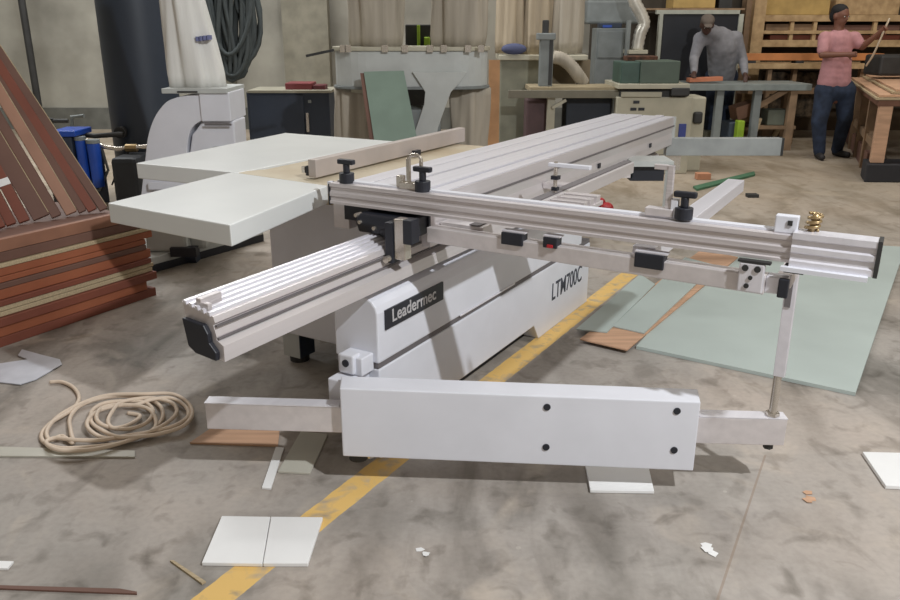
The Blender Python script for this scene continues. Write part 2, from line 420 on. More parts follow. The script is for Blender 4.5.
sc_ = SP(MB().box(-.305, -.246, 2.272, 2.300, .9302, .978), 'scale_reader', white, cf, bevel=.003)
SP(MB().box(-.272, -.260, 2.268, 2.272, .953, .966), 'reader_window', iron, sc_)
sp = MB()
sp.tube([(-.213+.016*math.cos(t)+.002*t/6, 2.28+.012*math.sin(t), .945+.0021*t) for t in [i*PI/6 for i in range(44)]], .0045, 6)
sp.cyl((-.213, 2.28, .942), (-.205, 2.28, .99), .009)
SP(sp, 'spring_knob', brass, cf, smooth=True)

# outrigger frame
orf = SP(MB().beam((-1.395, 2.268, .793), (-.305, 2.268, .785), .055, .052), 'outrigger_bar', alu, bevel=.003)
SP(MB().box(-.305, -.250, 2.244, 2.293, .765, .812), 'outrigger_bar', alu_b, bevel=.003)
SP(MB().box(-.270, -.243, 2.225, 2.243, .762, .815), 'bar_end_cap', blk, bevel=.003)
SP(MB().box(-.70, -.63, 2.30, 3.62, .785, .835), 'outrigger_side_bar', alu_b, bevel=.003)
SP(MB().box(-1.26, -1.21, 2.30, 3.90, .775, .828), 'outrigger_inner_bar', alu, bevel=.003)
SP(MB().box(-1.262, -1.225, 2.30, 3.90, .8282, .833), 'bar_track', groove)
hp = MB()
for i in range(4): hp.box(-1.20, -1.06, 2.76+i*.07, 2.80+i*.07, .805, .832)
hp.box(-1.205, -1.055, 2.75, 3.03, .79, .806)
SP(hp, 'ribbed_slide_plate', alu_x, bevel=.002)
for y in (2.40, 3.3): SP(MB().box(-1.4345, -1.26, y, y+.06, .775, .80), 'outrigger_mount', alu)
SP(MB().cyl((-1.235, 2.96, .828), (-1.235, 2.96, .955), .008, n=12), 'mitre_post', chrome)
SP(MB().box(-1.247, -1.223, 2.95, 2.975, .84, .855).box(-1.25, -1.22, 2.948, 2.977, .885, .90), 'post_collar', blk)
SP(MB().box(-1.265, -1.09, 2.95, 2.975, .935, .95), 'mitre_bar', white, bevel=.002)
SP(MB().box(-1.428, -1.375, 2.50, 2.66, .845, .858), 'clamp_bracket', white, bevel=.002)
for b0, b1, z0, z1 in ((-1.11, -1.035, .800, .840), (-.672, -.585, .788, .832), (-.965, -.918, .808, .842)):
    k = SP(MB().box(b0, b1, 2.232, 2.275, z0, z1), 'bar_clamp', blk, bevel=.003)
    SP(MB().box(b0-.002, b1+.006, 2.24, 2.275, z1, z1+.004), 'clamp_top', alu_b, k)
SP(MB().box(-.948, -.93, 2.226, 2.232, .811, .820), 'red_button', redp)
bk = SP(MB().box(-.375, -.308, 2.222, 2.24, .765, .848), 'corner_bracket', alu_b, bevel=.004)
for i, (bb, zz, r_) in enumerate(((-.358, .834, .009), (-.326, .834, .009), (-.342, .808, .006), (-.350, .784, .007))):
    SP(MB().cyl((bb, 2.218, zz), (bb, 2.224, zz), r_, n=10), 'bracket_bolt', iron, bk)
SP(MB().box(-.380, -.295, 2.222, 2.245, .849, .855), 'bracket_top', iron, bk)
SP(MB().box(-.265, -.215, 2.26, 2.30, .825, .8445), 'strut_joint', blk)
# support strut down to the arm
stx = to_ba(Vector((1.048, 2.345, 0)))
SP(MB().box(-.285, -.245, 2.30, 2.575, .77, .81), 'outrigger_end_bar', alu, bevel=.003)
su = SP(MB().beam((stx.x+.004, stx.y, .405), (stx.x+.002, stx.y, .79), .034, .028, Vector((0, 1, 0))), 'support_strut', alu_b, bevel=.002)
SP(MB().box(stx.x-.010, stx.x+.008, stx.y-.0185, stx.y-.014, .64, .785), 'strut_slot', groove, su)
SP(MB().cyl((stx.x, stx.y, .255), (stx.x, stx.y, .41), .0125), 'strut_rod', chrome)
SP(MB().cyl((stx.x, stx.y, .264), (stx.x, stx.y, .275), .022, n=6), 'rod_nut', chrome)
SP(MB().cyl((stx.x, stx.y, .145), (stx.x, stx.y, .167), .016, n=6), 'rod_nut', iron)
# swing arm (boxed sleeve over an aluminium beam), seen square on
def wb(X, Y, z): p = to_ba(Vector((X, Y, z))); return p
pa = [wb(-.355, 2.345, .112), wb(.790, 2.285, .092), wb(.810, 2.385, .092), wb(-.362, 2.445, .112)]
am = MB(); am.poly(pa, .247)
arm = SP(am, 'swing_arm', white, bevel=.004)
for u, v in ((547, 407), (546, 447), (677, 411), (674, 450)):
    d = ray(u, v); k = -.06/1.147
    t = (2.345+k*.362)/(d[1]-k*d[0]); p = Vector((d[0]*t, d[1]*t, CH+d[2]*t))
    SP(MB().cyl(to_ba(p+Vector((0, -.003, 0))), to_ba(p+Vector((0, .006, 0))), .0115, n=16), 'sleeve_hole', blk, arm)
SP(MB().beam(wb(-.812, 2.425, .231), wb(1.09, 2.345, .212), .05, .094), 'arm_beam', alu, bevel=.003)
SP(MB().beam(wb(-.813, 2.425, .2795), wb(-.365, 2.405, .2755), .052, .003), 'beam_top', alu_b)
SP(MB().beam(wb(.81, 2.358, .2635), wb(1.091, 2.345, .2610), .052, .003), 'beam_top', alu_b)
SP(MB().cyl(wb(-.31, 2.40, .075), wb(-.31, 2.40, .105), .032, n=16), 'arm_wheel', iron)
SP(MB().cyl(wb(-.27, 2.40, .08), wb(-.27, 2.40, .105), .015, n=12), 'arm_bolt', chrome)
pv = SP(MB().box(-1.60, -1.50, 1.99, 2.06, .34, .405), 'pivot_block', white, bevel=.004)
SP(MB().box(-1.585, -1.525, 1.975, 2.02, .3455, .415), 'pivot_lug', white, pv, bevel=.006)
SP(MB().cyl((-1.555, 1.970, .385), (-1.555, 1.978, .385), .013), 'pivot_bolt', blk, pv)
SP(MB().box(-1.60, -1.52, 1.93, 2.06, .15, .338), 'pivot_hinge', white, pv, bevel=.004)
# far cross beam and brackets
SP(MB().beam(wb(1.45, 5.44, .707), wb(2.22, 5.44, .707), .07, .115), 'far_cross_beam', mat('beam_grey', (158, 162, 162), .5), bevel=.003)
SP(MB().beam(wb(2.22, 5.44, .707), wb(2.235, 5.44, .707), .072, .117), 'beam_end_cap', iron)
SP(MB().beam(wb(1.42, 5.45, .60), wb(1.56, 5.45, .60), .04, .10), 'beam_bracket', chrome)
SP(MB().beam(wb(1.50, 5.45, .0), wb(1.50, 5.45, .56), .05, .05), 'far_leg', grey_paint)
SP(MB().beam(wb(1.02, 4.62, .735), wb(1.26, 4.62, .735), .22, .03), 'cross_slide_bracket', grey_paint)
SP(MB().beam(wb(1.03, 4.64, .675), wb(1.22, 4.64, .675), .18, .085), 'cross_slide_housing', blk)
SP(MB().beam(wb(.985, 4.60, .69), wb(1.04, 4.60, .69), .1, .08), 'cross_slide_housing', alu)

# ------------------------------------------------------------------ things lying on the floor
def slab_on_floor(name, pts, z0, th, m, label, cat, group=None, bev=0):
    w = [fl(u, v, z0) for u, v in pts]
    c = sum(w, Vector())/len(w); c.z = z0
    return single(MB().poly(w, th), name, m, c, label, cat, group, bevel=bev)
big = slab_on_floor('laminate_sheet', [(636, 349), (855, 396), (905, 249), (735, 240)], .001, .016, mint, 'large mint green board lying flat on the floor right of the saw', 'board')
slab_on_floor('plywood_sheet', [(580, 340), (627, 351), (738, 258), (702, 250)], .0185, .007, wood_pink, 'pinkish bare board on the floor, partly under a narrow mint strip', 'board')
slab_on_floor('laminate_strip', [(613, 327), (644, 334), (716, 266), (685, 258)], .027, .006, mint, 'narrow mint green strip lying on top of the pinkish board', 'board')
slab_on_floor('laminate_strip', [(576, 330), (607, 333), (655, 285), (640, 275)], .027, .006, mint, 'short mint green strip in the shade beside the yellow line', 'board')
slab_on_floor('melamine_sheet', [(202, 566), (222, 519), (270.5, 519.8), (262.6, 567)], .001, .012, paper, 'left half of the cracked white panel lying by the yellow line in front', 'panel', bev=.002)
slab_on_floor('melamine_sheet', [(263.3, 567), (271.3, 520), (323, 520.5), (308, 567)], .001, .013, paper, 'right half of the cracked white panel lying on the yellow line in front', 'panel', bev=.002)
slab_on_floor('melamine_sheet', [(585, 466), (590, 493), (654, 494), (648, 468)], .001, .012, paper, 'white panel poking out from under the right end of the swing arm', 'panel', bev=.002)
slab_on_floor('melamine_sheet', [(862, 455), (885, 489), (940, 492), (940, 457)], .001, .014, paper, 'white panel at the right edge of the photo on bare concrete', 'panel', bev=.002)
slab_on_floor('melamine_offcut', [(278, 473), (310, 475), (328, 436), (301, 433)], .001, .008, paper_g, 'small grey white rectangular offcut left of the arm foot', 'offcut', bev=.001)
slab_on_floor('melamine_offcut', [(262, 489), (271, 490), (284, 449), (276, 448)], .001, .006, paper, 'thin white strip beside the grey white rectangular offcut', 'offcut')
slab_on_floor('melamine_offcut', [(0, 448), (135, 452), (135, 458), (-30, 457), (-30, 447)], .001, .006, paper_g, 'long pale strip on the floor in front of the coiled cable', 'offcut')
slab_on_floor('melamine_offcut', [(-20, 562), (14, 563), (8, 570), (-20, 570)], .001, .006, paper, 'little white strip at the left edge near the bottom', 'offcut')
slab_on_floor('wood_offcut', [(170, 562), (174, 562), (206, 583), (202, 585)], .001, .006, creamwood, 'thin pale wood splinter left of the cracked white panel', 'offcut')
slab_on_floor('wood_offcut', [(-20, 586), (120, 590), (137, 593), (137, 595), (-20, 589)], .001, .005, brownwood, 'long thin brown batten at the bottom left corner', 'offcut')
slab_on_floor('plywood_sheet', [(190, 444), (278, 447), (280, 428), (218, 425)], .001, .007, wood_pink, 'pinkish bare board on the floor behind the left end of the arm', 'board')
# thin cut line in concrete
# crumpled white sheet
cs = MB()
pts = [(-40, 378), (20, 385), (36, 380), (62, 365), (60, 360), (40, 355), (22, 350), (18, 356), (28, 360), (-40, 370)]
w = [fl(u, v, .003) for u, v in pts]
cs.poly(w, .004)
single(cs, 'plastic_sheet', mat('white_plastic_film', (212, 216, 226), .4), sum(w, Vector())/len(w), 'crumpled white sheet on the floor beside the timber stack', 'sheet')
slab_on_floor('wood_batten', [(693, 188), (697, 191), (755, 176), (754, 173)], .001, .02, mat('green_batten', (70, 112, 84), .7), 'green batten on the floor behind the outrigger', 'batten')
o = fl(704, 180); single(MB().box(o.x-.07, o.x+.07, o.y+.0, o.y+.1, 0, .065), 'brick', mat('orange_brick', (196, 140, 108), .8), o, 'orange brown brick on the floor behind the green batten', 'brick', bevel=.005)
o = fl(607, 212); single(MB().ell(o+Vector((0, 0, .04)), (.05, .09, .04)).ell(o+Vector((-.04, .08, .06)), (.04, .05, .045)), 'rag', redp, o, 'crumpled red rag on the floor behind the crosscut fence', 'rag', smooth=True)
o = fl(752, 197); single(MB().box(o.x-.05, o.x+.05, o.y-.04, o.y+.04, 0, .03), 'wood_block', iron, o, 'small black block alone on the floor right of the outrigger', 'block', bevel=.004)
def chip(u, v, s, m, label):
    o = fl(u, v); mb = MB()
    for i in range(3):
        a = random.random()*6; c = o+Vector((random.uniform(-s, s), random.uniform(-s, s), 0))
        mb.poly([c+Vector((math.cos(a+k*1.26)*s*random.uniform(.5, 1), math.sin(a+k*1.26)*s*random.uniform(.5, 1), .0006+i*.0012)) for k in range(5)], .001)
    single(mb, 'paint_chip', m, o, label, 'chip')
chip(707, 549, .022, paper, 'white paint chip on the floor at the lower right')
chip(811, 497, .024, wood_pink, 'pinkish chip on the floor right of the arm')
chip(422, 553, .016, paper, 'small white smear of plaster on the floor right of the yellow line')
# coiled cable
def catmull(pts, k=6, closed=False):
    out = []; n = len(pts)
    for i in range(n-1):
        p0 = pts[max(i-1, 0)]; p1 = pts[i]; p2 = pts[i+1]; p3 = pts[min(i+2, n-1)]
        for j in range(k):
            t = j/k
            out.append(.5*((2*p1)+(p2-p0)*t+(2*p0-5*p1+4*p2-p3)*t*t+(3*p1-p0-3*p2+p3)*t**3))
    out.append(pts[-1]); return out
cp = [(50, 382), (62, 382), (74, 388), (79, 399), (70, 411), (52, 422), (42, 433), (44, 442), (60, 448), (90, 447), (120, 443), (148, 433), (162, 419), (160, 406), (145, 398), (120, 396), (98, 399),
      (80, 406), (70, 418), (71, 432), (73, 443), (62, 436), (50, 440), (47, 430), (60, 415), (85, 402), (110, 395), (145, 394), (172, 394), (188, 403), (192, 415), (183, 426), (163, 433), (145, 436),
      (120, 437), (105, 432), (92, 423), (92, 411), (105, 403), (128, 401), (146, 403), (153, 412), (146, 423), (128, 429), (108, 427), (97, 420), (99, 410), (112, 405), (135, 405), (150, 400), (170, 398), (185, 406), (188, 416), (176, 425), (155, 431),
      (125, 436), (100, 440), (75, 440), (55, 438), (46, 443), (60, 450), (95, 449), (130, 440), (155, 428), (150, 410), (128, 405), (104, 409), (90, 417), (88, 428), (105, 438), (135, 436), (160, 427), (176, 414), (172, 403), (150, 398), (122, 402), (112, 412), (108, 422), (114, 428), (130, 424), (140, 416), (128, 413)]
z0 = 0; wp = []
for i, (u, v) in enumerate(cp): wp.append(fl(u, v, .0105+.010*(.5+.5*math.sin(i*1.7))*(1 if 3 < i < len(cp)-2 else 0)+.010*(i > 24)*(i < len(cp)-3)))
cb = MB(); cb.tube(catmull(wp, 6), .0080, 8)
single(cb, 'coiled_cable', cord_m, fl(115, 420), 'cream coloured cable coiled in loops on the floor left of the saw', 'cable', smooth=True)

# ------------------------------------------------------------------ timber at the left
tree = [('orange brown', orangewood), ('cream edged', creamwood), ('red brown', redwood), ('brown', brownwood), ('pinkish', brownwood)]
seq = [2, 0, 2, 1, 1, 2, 0, 3, 0, 0, 1, 4]
nm = {0: 'orange hardwood board', 1: 'cream plywood board', 2: 'red brown hardwood board', 3: 'dull brown hardwood board', 4: 'wide brown hardwood board'}
lay_z = 0
ordw = ['lowest of the stack', 'second from the bottom of the stack', 'third from the bottom of the stack', 'fourth from the bottom of the stack', 'fifth from the bottom of the stack', 'sixth from the bottom of the stack', 'sixth from the top of the stack', 'fifth from the top of the stack', 'fourth from the top of the stack', 'third from the top of the stack', 'second from the top of the stack', 'topmost of the stack']
ths = [.05, .05, .045, .025, .025, .03, .05, .03, .03, .04, .022, .05]
for i, k in enumerate(seq):
    th = ths[i]; a1 = 2.93 if i < 6 else 2.97
    a1 += random.uniform(-.05, .05); bo = -3.66+random.uniform(-.015, .015)-(0 if i < 6 else .03) - i*.004
    bo = -3.66+random.uniform(-.012, .012)-i*.003
    p = [wab(bo, .9, lay_z), wab(bo, a1, lay_z), wab(bo-.85, a1, lay_z), wab(bo-.85, .9, lay_z)]
    c = wab(bo-.2, 1.9, lay_z)
    o = MB().poly(p, th-.002).build('timber_board', tree[k][1], None, org=c, bevel=.003)
    tag(o, nm[k]+' lying at the left, '+ordw[i], 'board', 'boards in the timber stack')
    lay_z += th
topz = lay_z
fb = [wab(-3.70, .9, topz), wab(-3.70, 2.96, topz), wab(-3.735, 2.96, topz), wab(-3.735, .9, topz)]
o = MB().poly(fb, .06).build('timber_board', mat('front_board_brown', (150, 106, 84), .65), None, org=wab(-3.72, 1.9, topz), bevel=.003)
tag(o, 'brown board on edge along the front top of the timber stack', 'board')
# planks leaning over the stack
tanpink = mat('pinkish_brown_plank', (176, 134, 112), .65, 0, .15, 3)
lean = [(104, 219, 0, 55, .045, brownwood), (93, 220, -12, 50, .050, redwood), (83, 221, -14, 58, .040, brownwood), (72, 223, -20, 62, .060, tanpink), (57, 226, -36, 62, .050, brownwood),
        (42, 228, -52, 64, .085, brownwood), (25, 231, -48, 88, .055, redwood), (12, 234, -50, 110, .050, redwood), (0, 238, -52, 130, .06, redwood)]
lab = ['brown plank leaning farthest right of the leaning planks', 'narrow red brown plank leaning second from the right', 'thin pale edged plank leaning third from the right', 'wide brown plank leaning fourth from the right', 'narrow brown plank leaning in the middle of the row',
       'widest dark brown plank leaning fourth from the left', 'red brown plank leaning with white tape, third from the left', 'red plank leaning with white tape, second from the left', 'brown plank leaning at the left edge of the photo']
for i, (u, v, u2, v2, w_, m) in enumerate(lean):
    p0 = fl(u, v-7, topz+.001); Yq = p0.y; q = at(u2, v2, Yq+.25)
    d = (q-p0).normalized(); p1 = p0+d*1.75
    side = Vector((.9, .43, 0)); side = (side-d*side.dot(d)).normalized()
    nn = side.cross(d).normalized()
    pts = [p0-side*w_/2-nn*.012, p0+side*w_/2-nn*.012, p0+side*w_/2+nn*.012, p0-side*w_/2+nn*.012]
    mn = min((x.z for x in pts)); sh = Vector((0, 0, topz+.001-mn)) 
    t = thing('leaning_plank', lab[i], 'plank', p0)
    P(MB().poly([x+sh for x in pts], 1.75, d), 'board', m, t, bevel=.003)
    e0 = p0+sh+side*(w_/2+.0022)
    P(MB().beam(e0+d*.01, e0+d*1.74, .004, .022, nn), 'edge_band', creamwood if i in (0, 3, 5) else brownwood, t)
    if i in (6, 7):
        P(MB().beam(p0+sh+d*.22, p0+sh+d*.26, w_+.006, .03, nn), 'tape_band', paper, t)
    t['group'] = 'planks leaning over the timber stack'

# ------------------------------------------------------------------ left background
o = at(130, 160, 8.3); TX = -2.79
tk = thing('air_tank', 'tall dark navy air tank standing against the concrete wall', 'tank', Vector((TX, 7.5, 0)))
pr = [(0, .0), (.27, .10), (.305, .16), (.31, .4), (.31, 2.0), (.30, 2.15), (.22, 2.28), (.05, 2.33)]
R = []
for r, z in pr[1:]:
    R.append([(TX+math.cos(2*PI*i/32)*r, 7.5+math.sin(2*PI*i/32)*r, z) for i in range(32)])
P(MB().loft(R), 'vessel', navy_tank, tk, smooth=True)
for k in range(3):
    a = k*2.1+.5; P(MB().box(TX+math.cos(a)*.28-.03, TX+math.cos(a)*.28+.03, 7.5+math.sin(a)*.28-.03, 7.5+math.sin(a)*.28+.03, 0, .2), 'leg', navy, tk)
q = at(122, 132, 7.2); P(MB().cyl((q.x, 7.25, q.z), (q.x, 7.14, q.z), .05, n=16), 'port', iron, tk)
single(pbox(112, 158, 139, 205, 6.75, .4, z0=0), 'air_compressor', mat('black_compressor', (40, 44, 50), .6), Vector((at(125, 180, 6.75).x, 6.95, 0)), 'black compressor block on the floor in front of the navy tank', 'compressor', bevel=.04)
# thin vertical pipe on wall
p0 = at(40, 115, 12.2); p1 = at(14, -12, 12.2); 
single(MB().cyl(Vector((p0.x, 12.2, .35)), Vector((p0.x, 12.2, 3.2)), .05, n=12), 'wall_pipe', iron, Vector((p0.x, 12.2, .35)), 'thin dark vertical pipe on the concrete wall left of the tank', 'pipe')
# air line with fittings
al = thing('air_line', 'thin brassy air pipe with fittings running to the navy tank', 'pipe', at(90, 138, 7.1))
P(MB().tube([at(75, 134, 7.1), at(95, 136, 7.1), at(122, 134, 7.1)], .022, 8), 'pipe', iron, al, smooth=True)
P(MB().tube([at(72, 139, 7.0), at(88, 141, 7.0), at(105, 147, 7.0), at(118, 149, 7.0), at(150, 146, 7.0)], .02, 8), 'pipe', chrome, al, smooth=True)
P(MB().tube([at(126, 148, 7.0), at(137, 148, 7.0)], .035, 8), 'brass_joint', brass, al)
P(MB().tube([at(130, 150, 7.0), at(118, 168, 7.0), at(112, 185, 7.0)], .008, 6), 'hose', iron, al, smooth=True)
vl = thing('pipe_manifold', 'small row of dark pipe fittings above the blue filters', 'pipe', at(62, 128, 7.8))
P(MB().tube([at(40, 121, 7.8), at(68, 121, 7.8)], .02, 8).tube([at(50, 123, 7.8), at(50, 118, 7.8)], .035, 8), 'pipe', iron, vl)
P(MB().tube([at(45, 121, 7.8), Vector((at(45, 121, 7.8).x, 7.8, 0))], .02, 8), 'standpipe', iron, vl)
P(MB().tube([at(72, 132, 7.8), at(72, 117, 7.8), at(84, 116, 7.8)], .02, 8), 'pipe', greymach, vl)
# blue air filters
bf = thing('air_dryer', 'dark air dryer with a bright blue lid beside the leaning planks', 'air dryer', Vector((at(62, 150, 6.9).x, 7.0, 0)))
P(pbox(50, 137, 75, 190, 6.9, .3), 'housing', navy, bf, bevel=.01)
P(pbox(49, 131, 75, 137, 6.88, .34), 'lid', blue, bf, bevel=.01)
P(pbox(54, 190, 72, 212, 6.95, .2, z0=0), 'stand', iron, bf)
ff = thing('air_filter', 'pair of blue air filter canisters below the air pipe', 'filter', at(90, 190, 6.9))
for u, r, v0, v1 in ((80, .045, 140, 181), (93, .055, 143, 187)):
    a = at(u, v0, 6.95); b = at(u, v1, 6.95); P(MB().cyl((a.x, 6.95, b.z), (a.x, 6.95, a.z), r*.9, r), 'canister', blue, ff, bevel=.01, smooth=False)
    P(MB().cyl((a.x, 6.95, a.z), (a.x, 6.95, a.z+.03), r*1.05), 'canister_head', greymach, ff)
a = at(102, 150, 7.0); b = at(102, 190, 7.0)
P(MB().tube([(a.x, 7.0, a.z+.02), (a.x+.03, 7.0, (a.z+b.z)/2), (b.x-.02, 7.0, b.z), (b.x-.18, 7.0, b.z-.03)], .012, 8), 'hose', greymach, ff, smooth=True)
q = at(80, 165, 7.0); P(MB().box(q.x-.05, q.x+.2, 7.01, 7.04, 0, a.z), 'bracket', navy, ff)

# hanging bundle of dark hose
hb = MB(); cc = at(229, 22, 9.2)
for i in range(34):
    rx = .03+.24*random.random(); rz_ = .58+.16*random.random(); ox = random.uniform(-.04, .04); oy = random.uniform(-.10, .10); tw = random.uniform(-.5, .5)
    pts = []
    for k in range(28):
        a = 2*PI*k/28
        x = rx*math.cos(a)*(1 - .25*math.sin(a))+.05*math.sin(a*2+tw*6); y = rx*.3*math.cos(a)*tw+oy; z = rz_*math.sin(a)
        pts.append(cc+Vector((x+ox, y, z+.85-rz_)))
    hb.tube(pts, .026, 6, closed=True)
hb = single(hb, 'hose_bundle', mat('dark_grey_hose', (72, 79, 80), .8), cc, 'bundle of dark grey hose loops hanging on the wall above the navy cabinet', 'hose', smooth=True)
q = at(230, -20, 9.2)
hk = MB().tube([(cc.x, 12.5, cc.z+.80), (cc.x, 9.0, cc.z+.80)], .02, 8)
single(hk, 'wall_hook', iron, Vector((cc.x, 12.5, cc.z+.80)), 'long iron peg holding the hose bundle off the wall', 'hook')

# navy cabinet
q = at(289, 115, 8.5)
cbn = thing('tool_cabinet', 'low navy steel cabinet against the concrete wall', 'cabinet', Vector((q.x, 8.75, 0)))
P(pbox(248, 92, 330, 140, 8.5, .55, z0=0.0), 'carcass', navy, cbn, bevel=.008)
P(pbox(247, 90.5, 331, 93, 8.48, .58), 'top', mat('pale_cabinet_rim', (150, 146, 130), .6), cbn)
P(pbox(251, 95, 305, 160, 8.485, .018), 'door', navy, cbn, bevel=.004)
h = P(pbox(306, 113, 309, 132, 8.47, .03), 'handle', chrome, cbn, bevel=.004)
P(pbox(308, 100, 311, 103, 8.48, .02), 'lock', greymach, cbn)
single(pbox(285, 83, 312, 90.4, 8.6, .3), 'tool_case', mat('dark_red_case', (120, 52, 56), .6), at(298, 90.4, 8.75), 'flat dark red case lying on the navy cabinet', 'case', bevel=.01)
single(pbox(313, 85, 325, 90.4, 8.6, .2), 'hand_tool', mat('dark_red_tool', (92, 40, 46), .6), at(319, 90.4, 8.7), 'small dark red tool beside the flat red case', 'tool', bevel=.01)

# ------------------------------------------------------------------ pleated cloth bag
def clothbag(cx, cy, z0, z1, r0, r1, seed, rr=None, ny=.8, n=48, pinch=0, dx=0):
    rnd = random.Random(seed); ph = [rnd.uniform(0, 6.28) for _ in range(5)]
    rings = []; K = 14
    for k in range(K+1):
        t = k/K; z = z0+(z1-z0)*t; r = r0+(r1-r0)*t
        r *= 1+.05*math.sin(t*5+ph[0])
        if t < .06: r *= .96
        ring = []
        for i in range(n):
            a = 2*PI*i/n
            f = 1+.10*math.sin(6*a+ph[1]+t*2.5)+.07*math.sin(11*a+ph[2]-t*3)+.04*math.sin(3*a+ph[3]+3*t)
            ring.append((cx+dx*t+math.cos(a)*r*f, cy+math.sin(a)*r*f*ny, z))
        rings.append(ring)
    return MB().loft(rings)
# single bag dust collector with big elbow
dc = thing('dust_collector', 'white dust collector with elbow duct and one tall white bag, left of the saw', 'dust collector', wab(-4.35, 3.75, 0))
pp = [fl(150, 274), fl(264, 241), fl(228, 232), fl(128, 258)]
P(MB().poly([x+Vector((0, 0, .05)) for x in pp], .05), 'base_plate', grey_paint, dc, bevel=.004)
P(MB().poly([x*1.0+Vector((0, 0, .0)) for x in pp], .05), 'base_skirt', blk, dc)
YD = 5.25
def dcp(u, v, y=YD): return at(u, v, y)
def catm(p): return catmull([Vector(q) for q in p], 4)
# elbow: rectangular section swept in the X-Z plane
ir, orr = [], []
cxy = dcp(206, 150)
ic = catm([dcp(188, 205), dcp(188, 160), dcp(189, 138), dcp(195, 125), dcp(208, 119), dcp(226, 117)])
oc = catm([dcp(141, 205), dcp(146, 160), dcp(150, 132), dcp(160, 110), dcp(178, 97), dcp(226, 92)])
rings = []
for i_, o_ in zip(ic, oc):
    rings.append([(o_.x, YD-.02, o_.z), (i_.x, YD-.02, i_.z), (i_.x, YD+.26, i_.z), (o_.x, YD+.26, o_.z)])
P(MB().loft(rings), 'elbow_duct', white, dc, bevel=.005)
vc = dcp(222, 138)
P(MB().box(dcp(200, 90).x, dcp(230, 90).x, YD-.035, YD+.36, dcp(210, 121).z, dcp(210, 92).z), 'collar_box', white, dc, bevel=.006)
P(MB().box(dcp(164, 90).x, dcp(229, 90).x, YD-.05, YD+.4, dcp(210, 93).z, dcp(210, 88).z), 'flange', grey_paint, dc, bevel=.003)
P(MB().poly([dcp(190, 150), dcp(192, 135), dcp(202, 122), dcp(234, 121), dcp(240, 215), dcp(186, 215)], .3, Vector((0, 1, 0))), 'fan_housing', white, dc, bevel=.01)
P(MB().cyl((vc.x-.02, YD-.03, vc.z-.2), (vc.x-.02, YD+.01, vc.z-.2), .15, n=32), 'fan_cover', grey_paint, dc, bevel=.005)
P(MB().box(dcp(203, 90).x, dcp(230, 90).x, YD-.040, YD-.034, dcp(210, 125).z, dcp(210, 123).z), 'seam', groove, dc)
P(pbox(144, 205, 186, 262, 4.95, .5, z0=.101), 'pedestal', grey_paint, dc, bevel=.02)
P(pbox(186, 205, 205, 246, 5.02, .4, z0=.101), 'pedestal', grey_paint, dc, bevel=.03)
P(pbox(170, 248, 196, 257, 4.92, .06), 'foot_slot', blk, dc)
P(MB().cyl(dcp(168, 255, 5.1), dcp(198, 255, 5.1), .06), 'motor', navy, dc)
P(MB().box(dcp(140, 90).x, dcp(180, 90).x, YD-.06, YD-.03, dcp(150, 188).z, dcp(150, 181).z), 'inlet_rim', white, dc, bevel=.003)
a = dcp(162, 88); b = dcp(218, 88)
bg = clothbag((a.x+b.x)/2+.0, YD+.18, dcp(200, 88.5).z, 2.2, (b.x-a.x)/2+.0, (b.x-a.x)/2*.50, 3, ny=.75, dx=-.10)
bgo = P(bg, 'filter_bag', bag_w, dc, smooth=True)
mk = MB()
zc = dcp(200, 39).z
xm = dcp(203, 39).x; 
for i in range(4):
    mk.box(xm-.06+i*.024, xm-.06+i*.024+.017, YD+.045, YD+.10, zc-.014+i*.003, zc+.014+i*.003)
S(mk, 'blue_print', mat('faded_blue_print', (126, 132, 176), .8), bgo, dc)
P(MB().box(dcp(180, 92).x, dcp(200, 92).x, YD-.056, YD-.05, dcp(190, 92).z, dcp(190, 90.5).z), 'clip', iron, dc)

# twin bag dust collector
YT = 6.55
tc_ = thing('dust_collector', 'grey four-bag dust collector with long rounded drum, behind the rip fence', 'dust collector', Vector((at(410, 60, YT).x, YT+.3, 0)))
xl, xr = at(331, 66, YT).x, at(489, 66, YT).x
def stadium(x0, x1, y0, y1, z, n=14, off=0):
    r = (y1-y0)/2+off; cy = (y0+y1)/2; pts = []
    for i in range(n+1):
        a = PI/2+PI*i/n; pts.append((x0+(y1-y0)/2+math.cos(a)*r, cy+math.sin(a)*r, z))
    for i in range(n+1):
        a = -PI/2+PI*i/n; pts.append((x1-(y1-y0)/2+math.cos(a)*r, cy+math.sin(a)*r, z))
    return pts
zt, zb = at(410, 51, YT).z, at(410, 87, YT).z
P(MB().loft([stadium(xl, xr, YT, YT+.55, zb), stadium(xl, xr, YT, YT+.55, zt)]), 'drum', grey_paint, tc_, bevel=.004)
P(MB().loft([stadium(xl, xr, YT, YT+.55, zt-.0, off=.02), stadium(xl, xr, YT, YT+.55, zt+.03, off=.02)]), 'rim', cream, tc_, bevel=.004)
P(MB().loft([stadium(xl, xr, YT, YT+.55, zb-.02, off=.02), stadium(xl, xr, YT, YT+.55, zb+.0, off=.02)]), 'rim', greymach, tc_, bevel=.004)
for u in (343, 348, 385, 405, 430, 444, 468, 481):
    q = at(u, 49, YT-.02); P(MB().box(q.x-.025, q.x+.025, YT-.035, YT-.018, zt-.01, zt+.045), 'clamp', chrome, tc_, bevel=.003)
for u0, u1, sd in ((342, 403, 5), (432, 487, 8)):
    a, b = at(u0, 40, YT).x, at(u1, 40, YT).x
    P(clothbag((a+b)/2, YT+.27, zt+.03, 2.5, (b-a)/2*.93, (b-a)/2*1.0, sd), 'upper_bag', bag, tc_, smooth=True)
for u0, u1, sd in ((332, 372, 6), (450, 490, 9)):
    a, b = at(u0, 100, YT).x, at(u1, 100, YT).x
    P(clothbag((a+b)/2, YT+.25, .12, zb-.02, (b-a)/2*.9, (b-a)/2*1.0, sd), 'lower_bag', bag, tc_, smooth=True)
